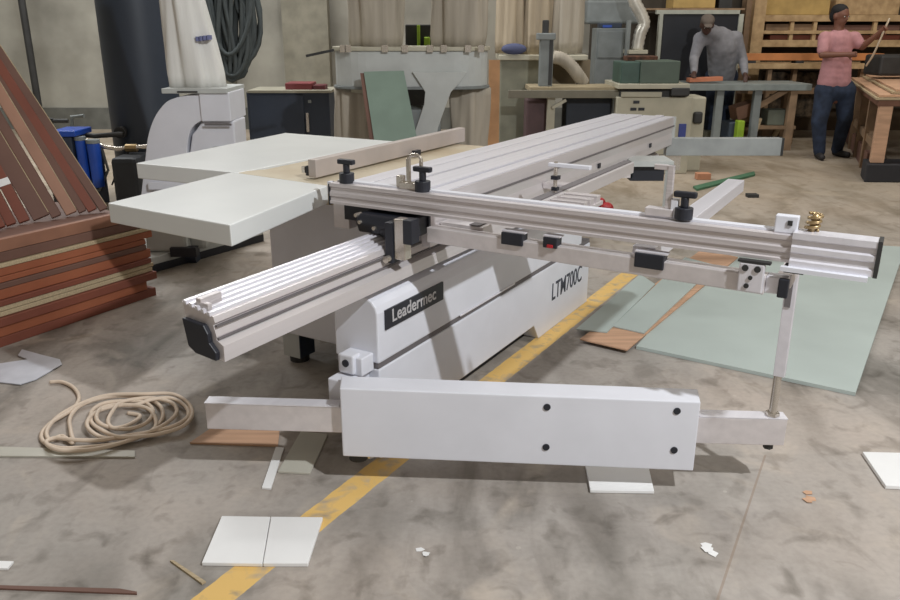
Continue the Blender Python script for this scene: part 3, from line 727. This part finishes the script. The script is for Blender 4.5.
# Y shaped middle duct
yd = MB()
def Tp(u, v, y=YT-.03): return at(u, v, y)
yd.poly([Tp(412, 72), Tp(468, 72), Tp(459, 84), Tp(451, 92), Tp(445, 108), Tp(438, 128), Tp(434, 150), Tp(410, 150), Tp(416, 128), Tp(424, 104), Tp(425, 92), Tp(420, 84)], .30, Vector((0, 1, 0)))
P(yd, 'fan_duct', grey_paint, tc_, bevel=.006)
P(MB().box(Tp(404, 1).x, Tp(440, 1).x, YT, YT+.4, .12, Tp(1, 110).z), 'fan_housing', greymach, tc_, bevel=.01)
P(MB().box(xl+.1, xr-.1, YT+.1, YT+.5, .0, .12), 'base_frame', iron, tc_)
P(MB().cyl((xl+.33, YT+.27, zb-.05), (xl+.33, YT+.27, zb), .0+.24, n=32), 'bag_ring', cream, tc_)
P(MB().beam(Tp(306, 56), Tp(334, 50), .012, .02), 'lever', iron, tc_)
for x in (xl+.06, xr-.06):
    P(MB().box(x-.02, x+.02, YT+.25, YT+.29, .12, zb), 'leg', grey_paint, tc_)

# mint green board leaning
LB = thing('leaning_board', 'tall mint green board leaning on the four-bag dust collector', 'board', Vector((-.42, 5.75, 0)))
p_tl, p_tr = at(364, 73, 6.42), at(404, 72, 6.42)
p_bl, p_br = at(388, 195, 5.7), at(436, 190, 5.7)
p_bl.z = 0.01; p_br.z = .01
nb = (p_tr-p_tl).cross(p_bl-p_tl).normalized()
if nb.y > 0: nb = -nb
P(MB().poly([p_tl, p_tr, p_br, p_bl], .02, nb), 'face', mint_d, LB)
P(MB().poly([p_tl-nb*.002+Vector((-.03, 0, 0)), p_tr-nb*.002, p_br-nb*.002, p_bl-nb*.002+Vector((-.04, 0, 0))], .012, -nb), 'backing', brownwood, LB)
single(MB().box(at(401, 10, 7.0).x, at(434, 10, 7.0).x, 7.6, 7.9, 0, at(400, 24, 7.0).z), 'storage_cabinet', iron, Vector((at(417, 10, 7.0).x, 7.75, 0)), 'dark cabinet seen between the bags of the four-bag dust collector', 'cabinet', bevel=.01)
single(pbox(400, 47.2, 436, 49, 7.42, .175, z0=0), 'low_stand', iron, Vector((at(418, 48, 7.5).x, 7.5, 0)), 'dark low stand holding the lime tools between the dust bags', 'stand')
single(pbox(417, 25, 420, 47, 7.5, .06), 'level_tool', lime, at(418, 47, 7.53), 'upright lime green tool between the dust bags', 'tool', bevel=.005)
single(pbox(424, 37, 430, 47, 7.5, .06), 'work_light', lime, at(427, 47, 7.53), 'short lime green tool right of the upright one between the dust bags', 'tool', bevel=.01)

# ------------------------------------------------------------------ middle background
Y2 = 9.2
d2 = thing('dust_collector', 'grey green dust collector with sagging tan bags, behind the workbench', 'dust collector', Vector((at(530, 60, Y2).x, Y2+.4, 0)))
P(pbox(500, 60, 541, 152, Y2, .6, z0=.05), 'cabinet', mat('grey_green_casing', (132, 132, 116), .7), d2, bevel=.01)
P(pbox(499, 55, 588, 60.5, Y2-.03, .7), 'rim', cream, d2, bevel=.01)
for u0, u1, sd, m, v1 in ((497, 526, 21, bag_t, 54), (523, 556, 22, bag_t, 56), (553, 586, 23, bag, 54)):
    a, b = at(u0, 30, Y2).x, at(u1, 30, Y2).x
    P(clothbag((a+b)/2, Y2+.25, at(1, v1, Y2).z, 3.0, (b-a)/2*1.0, (b-a)/2*.75, sd), 'filter_bag', m, d2, smooth=True)
q = at(514, 49, Y2-.02); P(MB().ell(q, (.14, .04, .06)), 'blue_patch', mat('blue_stain_cloth', (82, 88, 120), .8), d2, smooth=True)
P(pbox(541, 60, 590, 84, Y2+.25, .3), 'rear_casing', mat('tan_casing', (136, 122, 100), .8), d2)
pts = [at(553, 57, Y2-.15), at(562, 59, Y2-.15), at(571, 66, Y2-.15), at(578, 75, Y2-.15), at(583, 83, Y2-.1)]
hs = MB(); cpts = catmull([Vector(p) for p in pts], 10)
hs.tube(cpts, [.065+(.008 if i % 2 else 0) for i in range(len(cpts))], 14)
single(hs, 'flexible_hose', bag, pts[-1], 'curved beige flexible hose rising from the workbench to the tan bags', 'hose', smooth=True)
wbn = thing('workbench', 'wood topped grey workbench in front of the tan bag dust collector', 'workbench', Vector((at(565, 90, 8.6).x, 8.9, 0)))
a, b = at(508, 90, 8.6).x, at(622, 90, 8.6).x; zz = at(560, 92, 8.6).z
P(MB().box(at(530, 90, 8.6).x, b, 8.6, 9.15, zz, zz+.05), 'top', mat('bench_top_wood', (164, 150, 122), .7), wbn, bevel=.004)
P(MB().box(a, b-.02, 8.56, 8.60, zz-.06, zz+.02), 'apron', mat('dirty_apron', (122, 118, 104), .7), wbn, bevel=.004)
for u in (552, 618): q = at(u, 90, 8.62).x; P(MB().box(q-.04, q+.04, 8.62, 8.70, 0, zz-.0), 'leg', cream if u == 552 else greymach, wbn, bevel=.004)
P(MB().beam(at(552, 108, 8.6), at(566, 100, 8.6), .03, .03), 'brace', cream, wbn)
single(pbox(526, 99, 548, 140, 8.75, .3, z0=.0), 'waste_bin', maroon, Vector((at(537, 120, 8.75).x, 8.9, 0)), 'dark maroon bin under the left of the wood topped workbench', 'bin', bevel=.02)
single(pbox(566, 98, 614, 134, 8.75, .35, z0=.0), 'storage_box', mat('dark_navy_box', (44, 50, 60), .7), Vector((at(590, 120, 8.75).x, 8.9, 0)), 'dark navy box under the right of the wood topped workbench', 'box', bevel=.01)
ps = thing('drill_column', 'grey upright machine column clamped on the left of the workbench', 'machine', at(546, 92, 8.7))
P(pbox(540, 36, 553, 92-.5, 8.68, .14, z0=zz+.051), 'column', greymach, ps, bevel=.006)
P(pbox(549, 38, 552.5, 85, 8.672, .01), 'slide', iron, ps)
P(pbox(543, 20, 549, 36, 8.7, .08), 'head', iron, ps, bevel=.01)
P(pbox(538, 33, 556, 40, 8.66, .2), 'cross_head', greymach, ps, bevel=.01)
single(MB().poly([at(489, 60, 8.2), at(500, 60, 8.2), Vector((at(499,150,8.2).x,8.2,0)), Vector((at(488,150,8.2).x,8.2,0))], .03, Vector((0, 1, 0))), 'plywood_board', mat('orange_plywood', (196, 150, 108), .7), at(493, 160, 8.0), 'narrow orange plywood panel upright right of the four-bag collector', 'panel')
ec = thing('electrical_cabinet', 'grey electrical cabinet with a blue label by the white duct', 'cabinet', Vector((at(612, 40, 10.6).x, 10.8, 0)))
P(pbox(596, 28, 628, 60, 10.6, .35, z0=.0), 'carcass', greymach, ec, bevel=.01)
P(pbox(598, 31, 624, 58, 10.585, .012), 'door', greymach, ec, bevel=.006)
P(pbox(600, 23, 622, 28, 10.62, .2), 'top_box', navy, ec, bevel=.01)
P(pbox(603, 25, 612, 27.5, 10.6, .02), 'blue_label', blue, ec)
P(pbox(587, 0, 640, 24, 10.95, .3), 'upper_cowling', greymach, ec, bevel=.03)
ex = MB(); ep = [at(628, -25, 10.4), at(634, 0, 10.4), at(641, 14, 10.4), at(644, 24, 10.4), at(640, 34, 10.4), at(637, 50, 10.4)]
ep = catmull(ep, 6); ex.tube(ep, [.07+(.008 if i % 2 else 0) for i in range(len(ep))], 14)
du = thing('extraction_duct', 'bright silvery flexible duct bending down beside the black board', 'duct', at(637, 50, 10.4))
P(ex, 'flexible_pipe', mat('silver_duct', (214, 210, 200), .35, .4), du, smooth=True)
P(pbox(629, 50, 648, 54, 10.25, .35), 'hood', cream, du, bevel=.005)
P(pbox(626, 20, 630, 60, 10.35, .06), 'stand', greymach, du)
# planer / moulder with green hood and cream body
Y3 = 8.5
mo = thing('moulding_machine', 'cream moulding machine with a dark green hood behind the far end of the saw', 'machine', Vector((at(650, 90, Y3).x, Y3+.4, 0)))
zt3 = at(650, 84, Y3).z
P(pbox(615, 97, 691, 160, Y3, .7, z0=0), 'body', cream, mo, bevel=.01)
P(pbox(618, 84, 690, 89, Y3-.05, .75), 'table', cream, mo, bevel=.005)
P(pbox(622, 92, 662, 97, Y3-.03, .6), 'ledge', cream, mo, bevel=.004)
P(pbox(620, 90, 688, 97, Y3+.02, .6), 'recess', iron, mo)
P(pbox(621, 62, 640, 83.6, Y3+.02, .45), 'green_hood', mat('dark_green_hood', (64, 88, 80), .5), mo, bevel=.01)
P(pbox(640.5, 61, 680, 83.6, Y3, .5), 'green_hood', greenm, mo, bevel=.01)
for u, v in ((636, 102), (633, 109), (641, 109)): P(pbox(u-2.5, v-1.2, u+3.5, v+1.6, Y3-.01, .012), 'button', blk, mo)
P(pbox(672, 88, 690, 96, Y3-.08, .1), 'gear_box', iron, mo, bevel=.01)
P(pbox(684, 97, 704, 160, Y3+.15, .4, z0=0), 'side_post', cream, mo, bevel=.02)
P(pbox(694, 112, 703, 124, Y3+.1, .06), 'motor_plate', iron, mo, bevel=.02)
P(pbox(679, 124, 686, 137, Y3-.02, .03), 'blue_tag', mat('blue_tag', (60, 72, 140), .6), mo)
single(pbox(627, 56, 658, 61.6, Y3+.3, .2), 'wood_scrap_pile', mat('dark_brown_scrap', (100, 64, 44), .8, 0, .4, 20), at(642, 61, Y3+.4), 'dark brown wood scraps above the green hood', 'wood scraps', bevel=.01)
# black board in a white frame
bbd = thing('display_board', 'large black board in a pale frame behind the man in grey', 'board', Vector((at(698, 50, 11.2).x, 11.25, 0)))
P(pbox(661, 14, 735, 90, 11.45, .05, z0=.3), 'panel', mat('black_panel', (30, 33, 40), .4), bbd)
P(pbox(657, 10, 740, 14, 11.42, .09), 'frame', mat('pale_frame', (176, 178, 166), .6), bbd)
P(pbox(657, 14, 660.5, 90, 11.42, .09, z0=0), 'frame', mat('pale_frame', (176, 178, 166)), bbd)
P(pbox(735.5, 14, 740, 90, 11.42, .09, z0=0), 'frame', mat('pale_frame', (176, 178, 166)), bbd)
single(pbox(674, -15, 716, 8, 11.6, .4), 'cardboard_box', card, at(695, 8, 11.8), 'yellow cardboard box above the black board', 'box', bevel=.005)
single(pbox(720, -15, 733, 9, 11.6, .3), 'storage_crate', iron, at(726, 9, 11.8), 'black crate right of the yellow cardboard box', 'crate', bevel=.005)
shf = single(pbox(640, 8.2, 745, 10, 11.5, .8), 'wall_shelf', dullwood, at(690, 10, 11.6), 'high wall shelf holding the cardboard box', 'shelf')
# long work table
Y4 = 10.2
wt = thing('work_table', 'long grey work table on wooden legs in front of the timber rack', 'table', Vector((at(740, 90, Y4).x, Y4+.3, 0)))
za = at(740, 84, Y4).z
a, b = at(672, 88, Y4).x, at(812, 88, Y4).x
P(MB().box(a, b, Y4, Y4+.7, za-.08, za), 'top', mat('dull_steel_top', (138, 146, 144), .5), wt, bevel=.005)
for u in (722, 760, 796, 806):
    q = at(u, 90, Y4).x; P(MB().box(q-.045, q+.045, Y4+.03+(.5 if u == 806 else 0), Y4+.12+(.5 if u == 806 else 0), 0, za-.08), 'leg', dullwood if u > 770 else greymach, wt, bevel=.004)
P(MB().beam(Vector((at(764, 90, Y4).x, Y4+.1, .55)), Vector((at(794, 90, Y4).x, Y4+.1, .78)), .05, .07), 'brace', dullwood, wt)
P(MB().box(at(760, 90, Y4).x, b-.1, Y4+.08, Y4+.5, .26, .30), 'lower_shelf', dullwood, wt)
single(MB().beam(at(688, 80, Y4+.2)+Vector((0, 0, .0)), at(721, 78.5, Y4+.2), .16, .05), 'wood_board', mat('orange_pink_board', (196, 124, 92), .7), at(705, 82, Y4+.2), 'orange pink board lying on the left of the long work table', 'board', bevel=.004)
single(pbox(737, 121, 744, 146, Y4-.1, .12, z0=0), 'dust_pan', lime, Vector((at(740, 130, Y4-.1).x, Y4-.05, 0)), 'lime green upright plastic piece under the long work table', 'plastic piece', bevel=.01)
single(pbox(728, 122, 741, 146, Y4+.15, .3, z0=0), 'plastic_tub', mat('slate_tub', (72, 84, 98), .6), Vector((at(727, 130, Y4).x, Y4+.15, 0)), 'slate blue tub under the left of the long work table', 'tub', bevel=.02)
pk = [at(736, 108, Y4+.3), at(757, 101, Y4+.3), at(758, 113, Y4+.3), at(738, 121, Y4+.3)]
single(MB().poly(pk, .3, Vector((0, 1, 0))), 'cardboard_box', mat('brown_box', (158, 120, 98), .8), pk[3], 'tilted brown box propped under the long work table', 'box', bevel=.006)
single(MB().beam(at(750, 146, Y4+.1), at(760, 118, Y4+.1), .06, .04), 'wood_offcut', creamwood, at(750, 146, Y4+.1), 'pale offcut leaning on the middle leg of the work table', 'offcut')
single(pbox(768, 110, 792, 121, Y4+.15, .25, z0=.301), 'storage_box', mat('grey_green_box', (112, 118, 106), .7), at(780, 121, Y4+.3), 'grey green box on the lower shelf of the work table', 'box', bevel=.01)
single(pbox(762, 126, 794, 134, Y4+.6, .3, z0=0), 'timber_bundle', dullwood, Vector((at(778, 126, Y4+.6).x, Y4+.7, 0)), 'low pale timber on the floor behind the work table legs', 'timber', bevel=.01)

single(pbox(706, 132, 716, 150, Y4+.3, .25, z0=0), 'scrap_bin', mat('olive_bin', (96, 94, 78), .8), Vector((at(711, 140, Y4+.3).x, Y4+.4, 0)), 'olive bin on the floor left of the slate blue tub', 'bin', bevel=.01)
single(MB().beam(at(770, 144, Y4+.55), at(789, 108, Y4+.55), .05, .05), 'wood_batten', creamwood, at(770, 144, Y4+.55), 'pale batten leaning under the right half of the work table', 'batten')
# timber rack
Y5 = 11.9
rk = thing('timber_rack', 'tall wooden rack holding boards along the back wall', 'rack', Vector((at(830, 50, Y5).x, Y5+.3, 0)))
P(pbox(752, -40, 764, 100, Y5, .3, z0=0), 'post', tanwood, rk, bevel=.005)
P(pbox(744, -40, 750, 100, Y5+.1, .2, z0=0), 'post', dullwood, rk, bevel=.005)
for v0, v1 in ((15, 21.5), (30.5, 34), (40, 47)):
    P(pbox(762, v0, 960, v1, Y5+.02, .45), 'shelf', tanwood, rk, bevel=.004)
for u in (792, 815, 875): P(pbox(u-2, 21.5, u+1.5, 40, Y5+.04, .06), 'shelf_support', tanwood, rk)
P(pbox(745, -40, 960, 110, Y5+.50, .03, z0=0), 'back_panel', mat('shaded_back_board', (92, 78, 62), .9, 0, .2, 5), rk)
for i, (u0, u1, v0, v1, m, l) in enumerate(((765, 830, -3, 14.8, card, 'flat tan boards on the top tier of the rack, left part'), (836, 900, -6, 14.8, tanwood, 'flat tan boards on the top tier of the rack, right part'),
     (766, 812, 24, 30.3, dullwood, 'dark short boards on the middle tier of the rack, left part'), (818, 900, 25, 30.3, brownwood, 'brown boards on the middle tier of the rack, right part'),
     (770, 900, 35, 39.8, redwood, 'red brown boards on the third tier of the rack'))):
    single(pbox(u0, v0, u1, v1, Y5+.1, .3), 'stored_boards', m, at((u0+u1)/2, v1, Y5+.2), l, 'boards', bevel=.004)
lb = thing('lumber_table', 'low table under the rack carrying a long orange beam', 'table', Vector((at(820, 70, Y5-.7).x, Y5-.5, 0)))
Y6 = Y5-.75
P(pbox(745, 63.5, 960, 69, Y6, .6), 'top', tanwood, lb, bevel=.004)
for u in (768, 793, 860, 890): P(pbox(u-2, 69, u+2, 110, Y6+.05, .08, z0=0), 'leg', dullwood, lb)
P(pbox(748, 88, 900, 94, Y6+.1, .3), 'lower_rail', dullwood, lb)
single(pbox(745, 53.5, 884, 60.5, Y6+.05, .15), 'long_beam', beamwood, at(815, 62, Y6+.1), 'long orange beam lying on the low table behind the man in pink', 'beam', bevel=.004)
for u in (752, 800, 870): 
    single(pbox(u-4, 60.6, u+4, 63.4, Y6+.05, .15), 'spacer_block', iron, at(u, 63, Y6+.1), {752: 'left', 800: 'middle', 870: 'right'}[u]+' dark spacer block under the long orange beam', 'block')
single(pbox(880, 55, 960, 76, 9.9, .4), 'power_tool', iron, at(910, 70, 10), 'black machine head at the right edge above the stacked panels', 'machine', bevel=.03)
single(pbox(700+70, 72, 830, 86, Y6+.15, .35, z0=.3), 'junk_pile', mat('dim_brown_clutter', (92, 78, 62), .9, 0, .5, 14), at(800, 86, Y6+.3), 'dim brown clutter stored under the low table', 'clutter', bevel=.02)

# right bench with panels
rb_ = thing('assembly_bench', 'pink brown wooden bench on a black block at the right edge', 'bench', Vector((4.6, 8.4, 0)))
def rq(s, t, z):   # s along front to the right, t along left side backwards
    o = Vector((4.20, 8.05, 0)); dx = Vector((.95, -.05, 0)); dy = Vector((.36, .93, 0))
    return o+dx*s+dy*t+Vector((0, 0, z))
def rquad(s0, s1, t0, t1, z0, z1, mb=None):
    mb = mb or MB(); return mb.poly([rq(s0, t0, z0), rq(s1, t0, z0), rq(s1, t1, z0), rq(s0, t1, z0)], z1-z0)
P(rquad(0, 1.6, 0, 3.5, .74, .80), 'top_frame', mat('brown_top_frame', (120, 84, 66), .7), rb_, bevel=.004)
P(rquad(.02, .16, .01, .14, .185, .74), 'leg', wood_pink, rb_, bevel=.004)
P(rquad(1.2, 1.34, .01, .14, .185, .74), 'leg', wood_pink, rb_, bevel=.004)
for t in (.9, 1.7, 2.5, 3.3): P(rquad(.02, .12, t, t+.1, 0, .74), 'leg', dullwood, rb_, bevel=.004)
P(rquad(.04, .08, .1, 3.4, .30, .38), 'side_rail', dullwood, rb_)
P(rquad(.05, .1, .6, 3.3, .0, .2), 'side_board', brownwood, rb_)
P(rquad(.5, .56, .1, .16, .0, .74), 'inner_post', dullwood, rb_)
single(rquad(-.02, 1.5, -.06, .35, 0, .18), 'plinth_block', mat('black_block', (48, 48, 52), .8), rq(.7, .1, 0), 'black block on the floor under the front leg of the right bench', 'block', bevel=.01)
for i, (s0, t0, z0, m) in enumerate(((-.03, -.02, .801, creamwood), (.0, .03, .826, wood_pink), (.14, .12, .851, creamwood), (.18, .15, .872, wood_pink))):
    o = rquad(s0, 1.6, t0, 3.4-t0, z0, z0+.02)
    single(o, 'plywood_sheet', m, rq(.8, 1.7, z0), ['pale bottom panel of the pile on the right bench', 'pinkish panel second from the bottom on the right bench', 'pale panel third from the bottom on the right bench', 'pinkish topmost panel on the right bench'][i], 'panel', 'panels piled on the right bench')

# ------------------------------------------------------------------ people
def caps(mb, p0, p1, r0, r1, n=8, fy=1.0):
    """tapered limb as overlapping balls, later fused to one skin"""
    p0 = Vector(p0); p1 = Vector(p1); k = max(3, int((p1-p0).length/(min(r0, r1)*.45)))
    k = min(k, 6) if r0 < .03 else k
    for i in range(k+1):
        t = i/k; r = r0+(r1-r0)*t; mb.ell(p0.lerp(p1, t), (r, r*fy, r), n=12)
def hand(mb, wrist, d, side, s=1.0, curl=.5):
    """palm with four bent fingers and a thumb from the side of the palm"""
    d = Vector(d).normalized(); side = (Vector(side)-d*Vector(side).dot(d)).normalized(); nrm = d.cross(side)
    for i in range(5): mb.ell(Vector(wrist)+d*(.02+.018*i)*s, (.032*s, .022*s, .032*s), n=10)
    base = Vector(wrist)+d*.09*s
    for j, ln in enumerate((.066, .075, .07, .055)):
        b0 = base+side*(-.027+.018*j)*s
        b1 = b0+(d*math.cos(curl*.6)+nrm*math.sin(curl*.6))*ln*.55*s
        b2 = b1+(d*math.cos(curl*1.6)+nrm*math.sin(curl*1.6))*ln*.5*s
        caps(mb, b0, b1, .0095*s, .009*s); caps(mb, b1, b2, .009*s, .0075*s)
    t0 = Vector(wrist)+d*.035*s-side*.03*s; t1 = t0+(d*.6-side*.8).normalized()*.035*s; t2 = t1+(d+nrm*.4).normalized()*.03*s
    caps(mb, t0, t1, .011*s, .010*s); caps(mb, t1, t2, .010*s, .008*s)
def head(mb, c, s=1.0, yaw=0, pitch=0):
    Rm = Matrix.Rotation(yaw, 3, 'Z') @ Matrix.Rotation(pitch, 3, 'X')
    def q(x, y, z): return Vector(c)+Rm@Vector((x*s, y*s, z*s))
    mb.ell(q(0, 0, .02), (.078*s, .095*s, .095*s), Rm)
    mb.ell(q(0, -.02, -.045), (.06*s, .07*s, .07*s), Rm)
    mb.ell(q(0, -.055, -.085), (.032*s, .03*s, .025*s), Rm)
    mb.ell(q(0, -.098, -.018), (.013*s, .018*s, .024*s), Rm)          # nose
    mb.ell(q(0, -.085, .022), (.045*s, .015*s, .012*s), Rm)           # brow
    mb.ell(q(0, -.084, -.058), (.024*s, .012*s, .010*s), Rm)          # lips
    for x in (-1, 1): mb.ell(q(x*.08, 0, -.01), (.012*s, .022*s, .032*s), Rm)
    return q, Rm
def face_bits(q, Rm, body_, root, s):
    e = MB()
    for x in (-1, 1): e.ell(q(x*.03, -.086, .004), (.013*s, .008*s, .008*s), Rm, n=10)
    S(e, 'eyes', mat('eye_white', (190, 184, 178), .3), body_, root, smooth=True)
    e = MB()
    for x in (-1, 1): e.ell(q(x*.03, -.0935, .004), (.006*s, .003*s, .006*s), Rm, n=8)
    S(e, 'pupils', hair, body_, root, smooth=True)
    S(MB().ell(q(0, -.0955, -.058), (.02*s, .003*s, .003*s), Rm, n=8), 'mouth', mat('lip', (92, 52, 48), .5), body_, root, smooth=True)
YP = 9.6
def pj(u, v, dy=0): return at(u, v, YP+dy)
# man in pink
mp = thing('person', 'man in pink t-shirt and dark jeans holding up a pale strip beside a bench', 'person', Vector((pj(830, 150).x, YP, 0)))
bd_ = MB()
hip = pj(834, 92); neck = pj(839, 30); hc = pj(840, 16)
shL = pj(825, 38); shR = pj(854, 38)
caps(bd_, hip, pj(837, 60), .14, .135, fy=.7); caps(bd_, pj(837, 60), pj(838, 42), .135, .15, fy=.65)
caps(bd_, shL, shR, .062, .062); caps(bd_, pj(838, 40), hc-Vector((0, 0, .06)), .07, .055)
kL, fL = pj(819, 122, -.06), pj(817, 154, .0); kR, fR = pj(845, 118, .0), pj(843, 152, .1)
fL = Vector((fL.x, YP-.05, .09)); fR = Vector((pj(843, 150).x, YP+.15, .09))
hL, hR = pj(827, 93), pj(846, 93)
caps(bd_, hL, kL, .095, .062); caps(bd_, kL, fL, .06, .04); caps(bd_, hR, kR, .095, .062); caps(bd_, kR, fR, .06, .04)
caps(bd_, fL+Vector((0, .02, -.045)), fL+Vector((-.03, -.15, -.055)), .042, .032); caps(bd_, fR+Vector((0, .02, -.045)), fR+Vector((.06, -.13, -.055)), .042, .032)
elL, wrL = pj(822, 55, -.10), pj(846, 54.5, -.30)
caps(bd_, shL, elL, .05, .04); caps(bd_, elL, wrL, .04, .028)
elR, wrR = pj(862, 47, -.06), pj(878, 34, -.22)
caps(bd_, shR, elR, .05, .04); caps(bd_, elR, wrR, .04, .028)
hand(bd_, wrL, wrL-elL, (0, 0, 1), 1.0, .8); hand(bd_, wrR, wrR-elR, (-.5, 0, .8), 1.0, .9)
q, Rm = head(bd_, hc, 1.02, math.radians(28), math.radians(8))
bo = P(bd_, 'body', skin, mp, remesh=.011)
face_bits(q, Rm, bo, mp, 1.02)
hr = MB(); hr.ell(q(0, .02, .055), (.087, .10, .075), Rm); hr.ell(q(0, .055, .0), (.082, .062, .08), Rm)
P(hr, 'hair', hair, mp, remesh=.012)
ts = MB()
caps(ts, pj(829, 82), pj(834, 60), .135, .13, fy=.9); caps(ts, pj(839, 82), pj(840, 60), .135, .13, fy=.9); caps(ts, pj(837, 62), pj(838, 43), .165, .165, fy=.70)
caps(ts, shL+Vector((0, 0, -.01)), shR+Vector((0, 0, -.01)), .080, .080)
caps(ts, shL, shL.lerp(elL, .72), .078, .066); caps(ts, shR, shR.lerp(elR, .6), .078, .066)
P(ts, 't_shirt', pink, mp, remesh=.014)
jn = MB()
caps(jn, hL+Vector((-.02, 0, .04)), kL, .12, .092); caps(jn, kL, fL, .088, .07); caps(jn, hR+Vector((-.02, 0, .04)), kR, .12, .092); caps(jn, kR, fR, .088, .07)
caps(jn, hL+Vector((-.02, 0, .02)), hR+Vector((-.02, 0, .02)), .13, .13)
P(jn, 'jeans', denim, mp, remesh=.014)
for f, dx in ((fL, -.03), (fR, .06)):
    s_ = MB(); c0 = f+Vector((0, .03, -.045)); c1 = f+Vector((dx, -.16, -.055))
    caps(s_, Vector((c0.x, c0.y, .045)), Vector((c1.x, c1.y, .040)), .045, .038); P(s_, 'shoe', shoe, mp, remesh=.012)
hp_ = wrR+(wrR-elR).normalized()*.10
single(MB().tube(catmull([hp_+Vector((.03, 0, .10)), hp_, pj(877, 47, -.25), pj(872, 57, -.2), pj(866, 66, -.1)], 6), .011, 6), 'edging_strip', mat('pale_strip', (200, 184, 160), .6), pj(866, 66, -.1), 'pale flexible strip hanging from the raised hand of the man in pink', 'strip', smooth=True)

# man in grey leaning over the work
YG = 11.0-.05
YP = 10.98
mg = thing('person', 'man in a grey long-sleeved shirt and cap bending over the work table', 'person', Vector((pj(720, 80).x, YP, 0)))
bd_ = MB()
hip = Vector((pj(724, 80).x, YP+.12, .86)); ch = pj(722, 45, -.12); hc = pj(707, 25, -.34)
shL = pj(700, 39, -.2); shR = pj(736, 38, -.12)
caps(bd_, hip, ch, .14, .16, fy=.75); caps(bd_, shL, shR, .07, .07); caps(bd_, ch+Vector((-.05, -.05, .1)), hc-Vector((0, -.03, .05)), .075, .055)
elL, wrL = pj(694, 58, -.25), pj(694, 73, -.52); elR, wrR = pj(743, 60, -.1), pj(745, 74, -.35)
caps(bd_, shL, elL, .055, .042); caps(bd_, elL, wrL, .042, .03); caps(bd_, shR, elR, .055, .042); caps(bd_, elR, wrR, .042, .03)
hand(bd_, wrL, wrL-elL, (1, 0, 0), 1, .5); hand(bd_, wrR, wrR-elR, (-1, 0, 0), 1, .5)
gl = []
for x in (-.1, .1):
    h0 = hip+Vector((x, 0, 0)); k0 = Vector((h0.x, YP+.08, .47)); f0 = Vector((h0.x, YP+.14, .09))
    caps(bd_, h0, k0, .09, .06); caps(bd_, k0, f0, .058, .04); caps(bd_, f0+Vector((0, 0, -.045)), f0+Vector((0, -.15, -.05)), .042, .035); gl.append((h0, k0, f0))
q, Rm = head(bd_, hc, 1.0, math.radians(-8), math.radians(28))
bo = P(bd_, 'body', skin_d, mg, remesh=.012)
face_bits(q, Rm, bo, mg, 1.0)
cpm = MB(); cpm.ell(q(0, .01, .065), (.088, .105, .062), Rm); cpm.ell(q(0, -.10, .045), (.06, .06, .010), Rm); cpm.ell(q(0, .05, .02), (.084, .07, .07), Rm)
P(cpm, 'cap', capc, mg, remesh=.01)
ts = MB(); caps(ts, hip+Vector((0, -.02, .0)), ch, .185, .205, fy=.8); caps(ts, ch, pj(719, 40, -.15), .2, .17, fy=.8); caps(ts, shL, shR, .092, .092); caps(ts, ch+Vector((-.06, -.05, .1)), hc+Vector((.03, .06, -.05)), .11, .085)
for s0, e0, w0 in ((shL, elL, wrL), (shR, elR, wrR)): caps(ts, s0, e0, .085, .064); caps(ts, e0, e0.lerp(w0, .9), .064, .047)
P(ts, 'shirt', greysh, mg, remesh=.016)
jn = MB()
for h0, k0, f0 in gl: caps(jn, h0, k0, .11, .08); caps(jn, k0, f0, .08, .06)
caps(jn, gl[0][0], gl[1][0], .125, .125)
P(jn, 'trousers', denim, mg, remesh=.016)
for h0, k0, f0 in gl:
    s_ = MB(); caps(s_, Vector((f0.x, f0.y+.02, .045)), Vector((f0.x, f0.y-.15, .04)), .045, .038); P(s_, 'shoe', shoe, mg, remesh=.012)

# ------------------------------------------------------------------ camera, lights
cam = bpy.data.cameras.new('camera'); co = bpy.data.objects.new('camera', cam); C.objects.link(co)
cam.sensor_width = 36; cam.lens = F/900*36; cam.clip_start = .05
co.location = (0, 0, CH); co.rotation_euler = (PI/2-TH, 0, 0)
sc.camera = co
def lamp(name, loc, e, r, col=(1, .96, .9)):
    l = bpy.data.lights.new(name, 'POINT'); l.energy = e; l.shadow_soft_size = r; l.color = col
    o = bpy.data.objects.new(name, l); C.objects.link(o); o.location = loc; return o
def area(name, loc, e, sx, sy, col=(1, .97, .92)):
    l = bpy.data.lights.new(name, 'AREA'); l.shape = 'RECTANGLE'; l.size = sx; l.size_y = sy; l.energy = e; l.color = col
    o = bpy.data.objects.new(name, l); C.objects.link(o); o.location = loc; return o
lamp('high_bay_lamp', (2.2, -.1, 4.0), 780, .07, (.95, .975, 1))
area('hall_fill_light', (-1, 8.0, 5.5), 170, 4, .6, (1, 1, 1))  # unseen fill light, added to brighten the far hall
area('hall_fill_light', (5, 8.0, 5.5), 120, 4, .6, (1, .95, .85))  # second unseen fill, added for the right of the hall
area('hall_fill_light', (-4.5, 9.0, 5.0), 260, 4, .6, (.98, 1, 1))  # unseen fill added at the back left to lift the wall
w = bpy.data.worlds.new('world'); w.use_nodes = True; sc.world = w
w.node_tree.nodes['Background'].inputs[0].default_value = (1.0, .87, .72, 1)
w.node_tree.nodes['Background'].inputs[1].default_value = .30
sc.view_settings.view_transform = 'Standard'; sc.view_settings.look = 'None'
sc.view_settings.gamma = 1; sc.view_settings.exposure = 0; sc.view_settings.use_curve_mapping = False
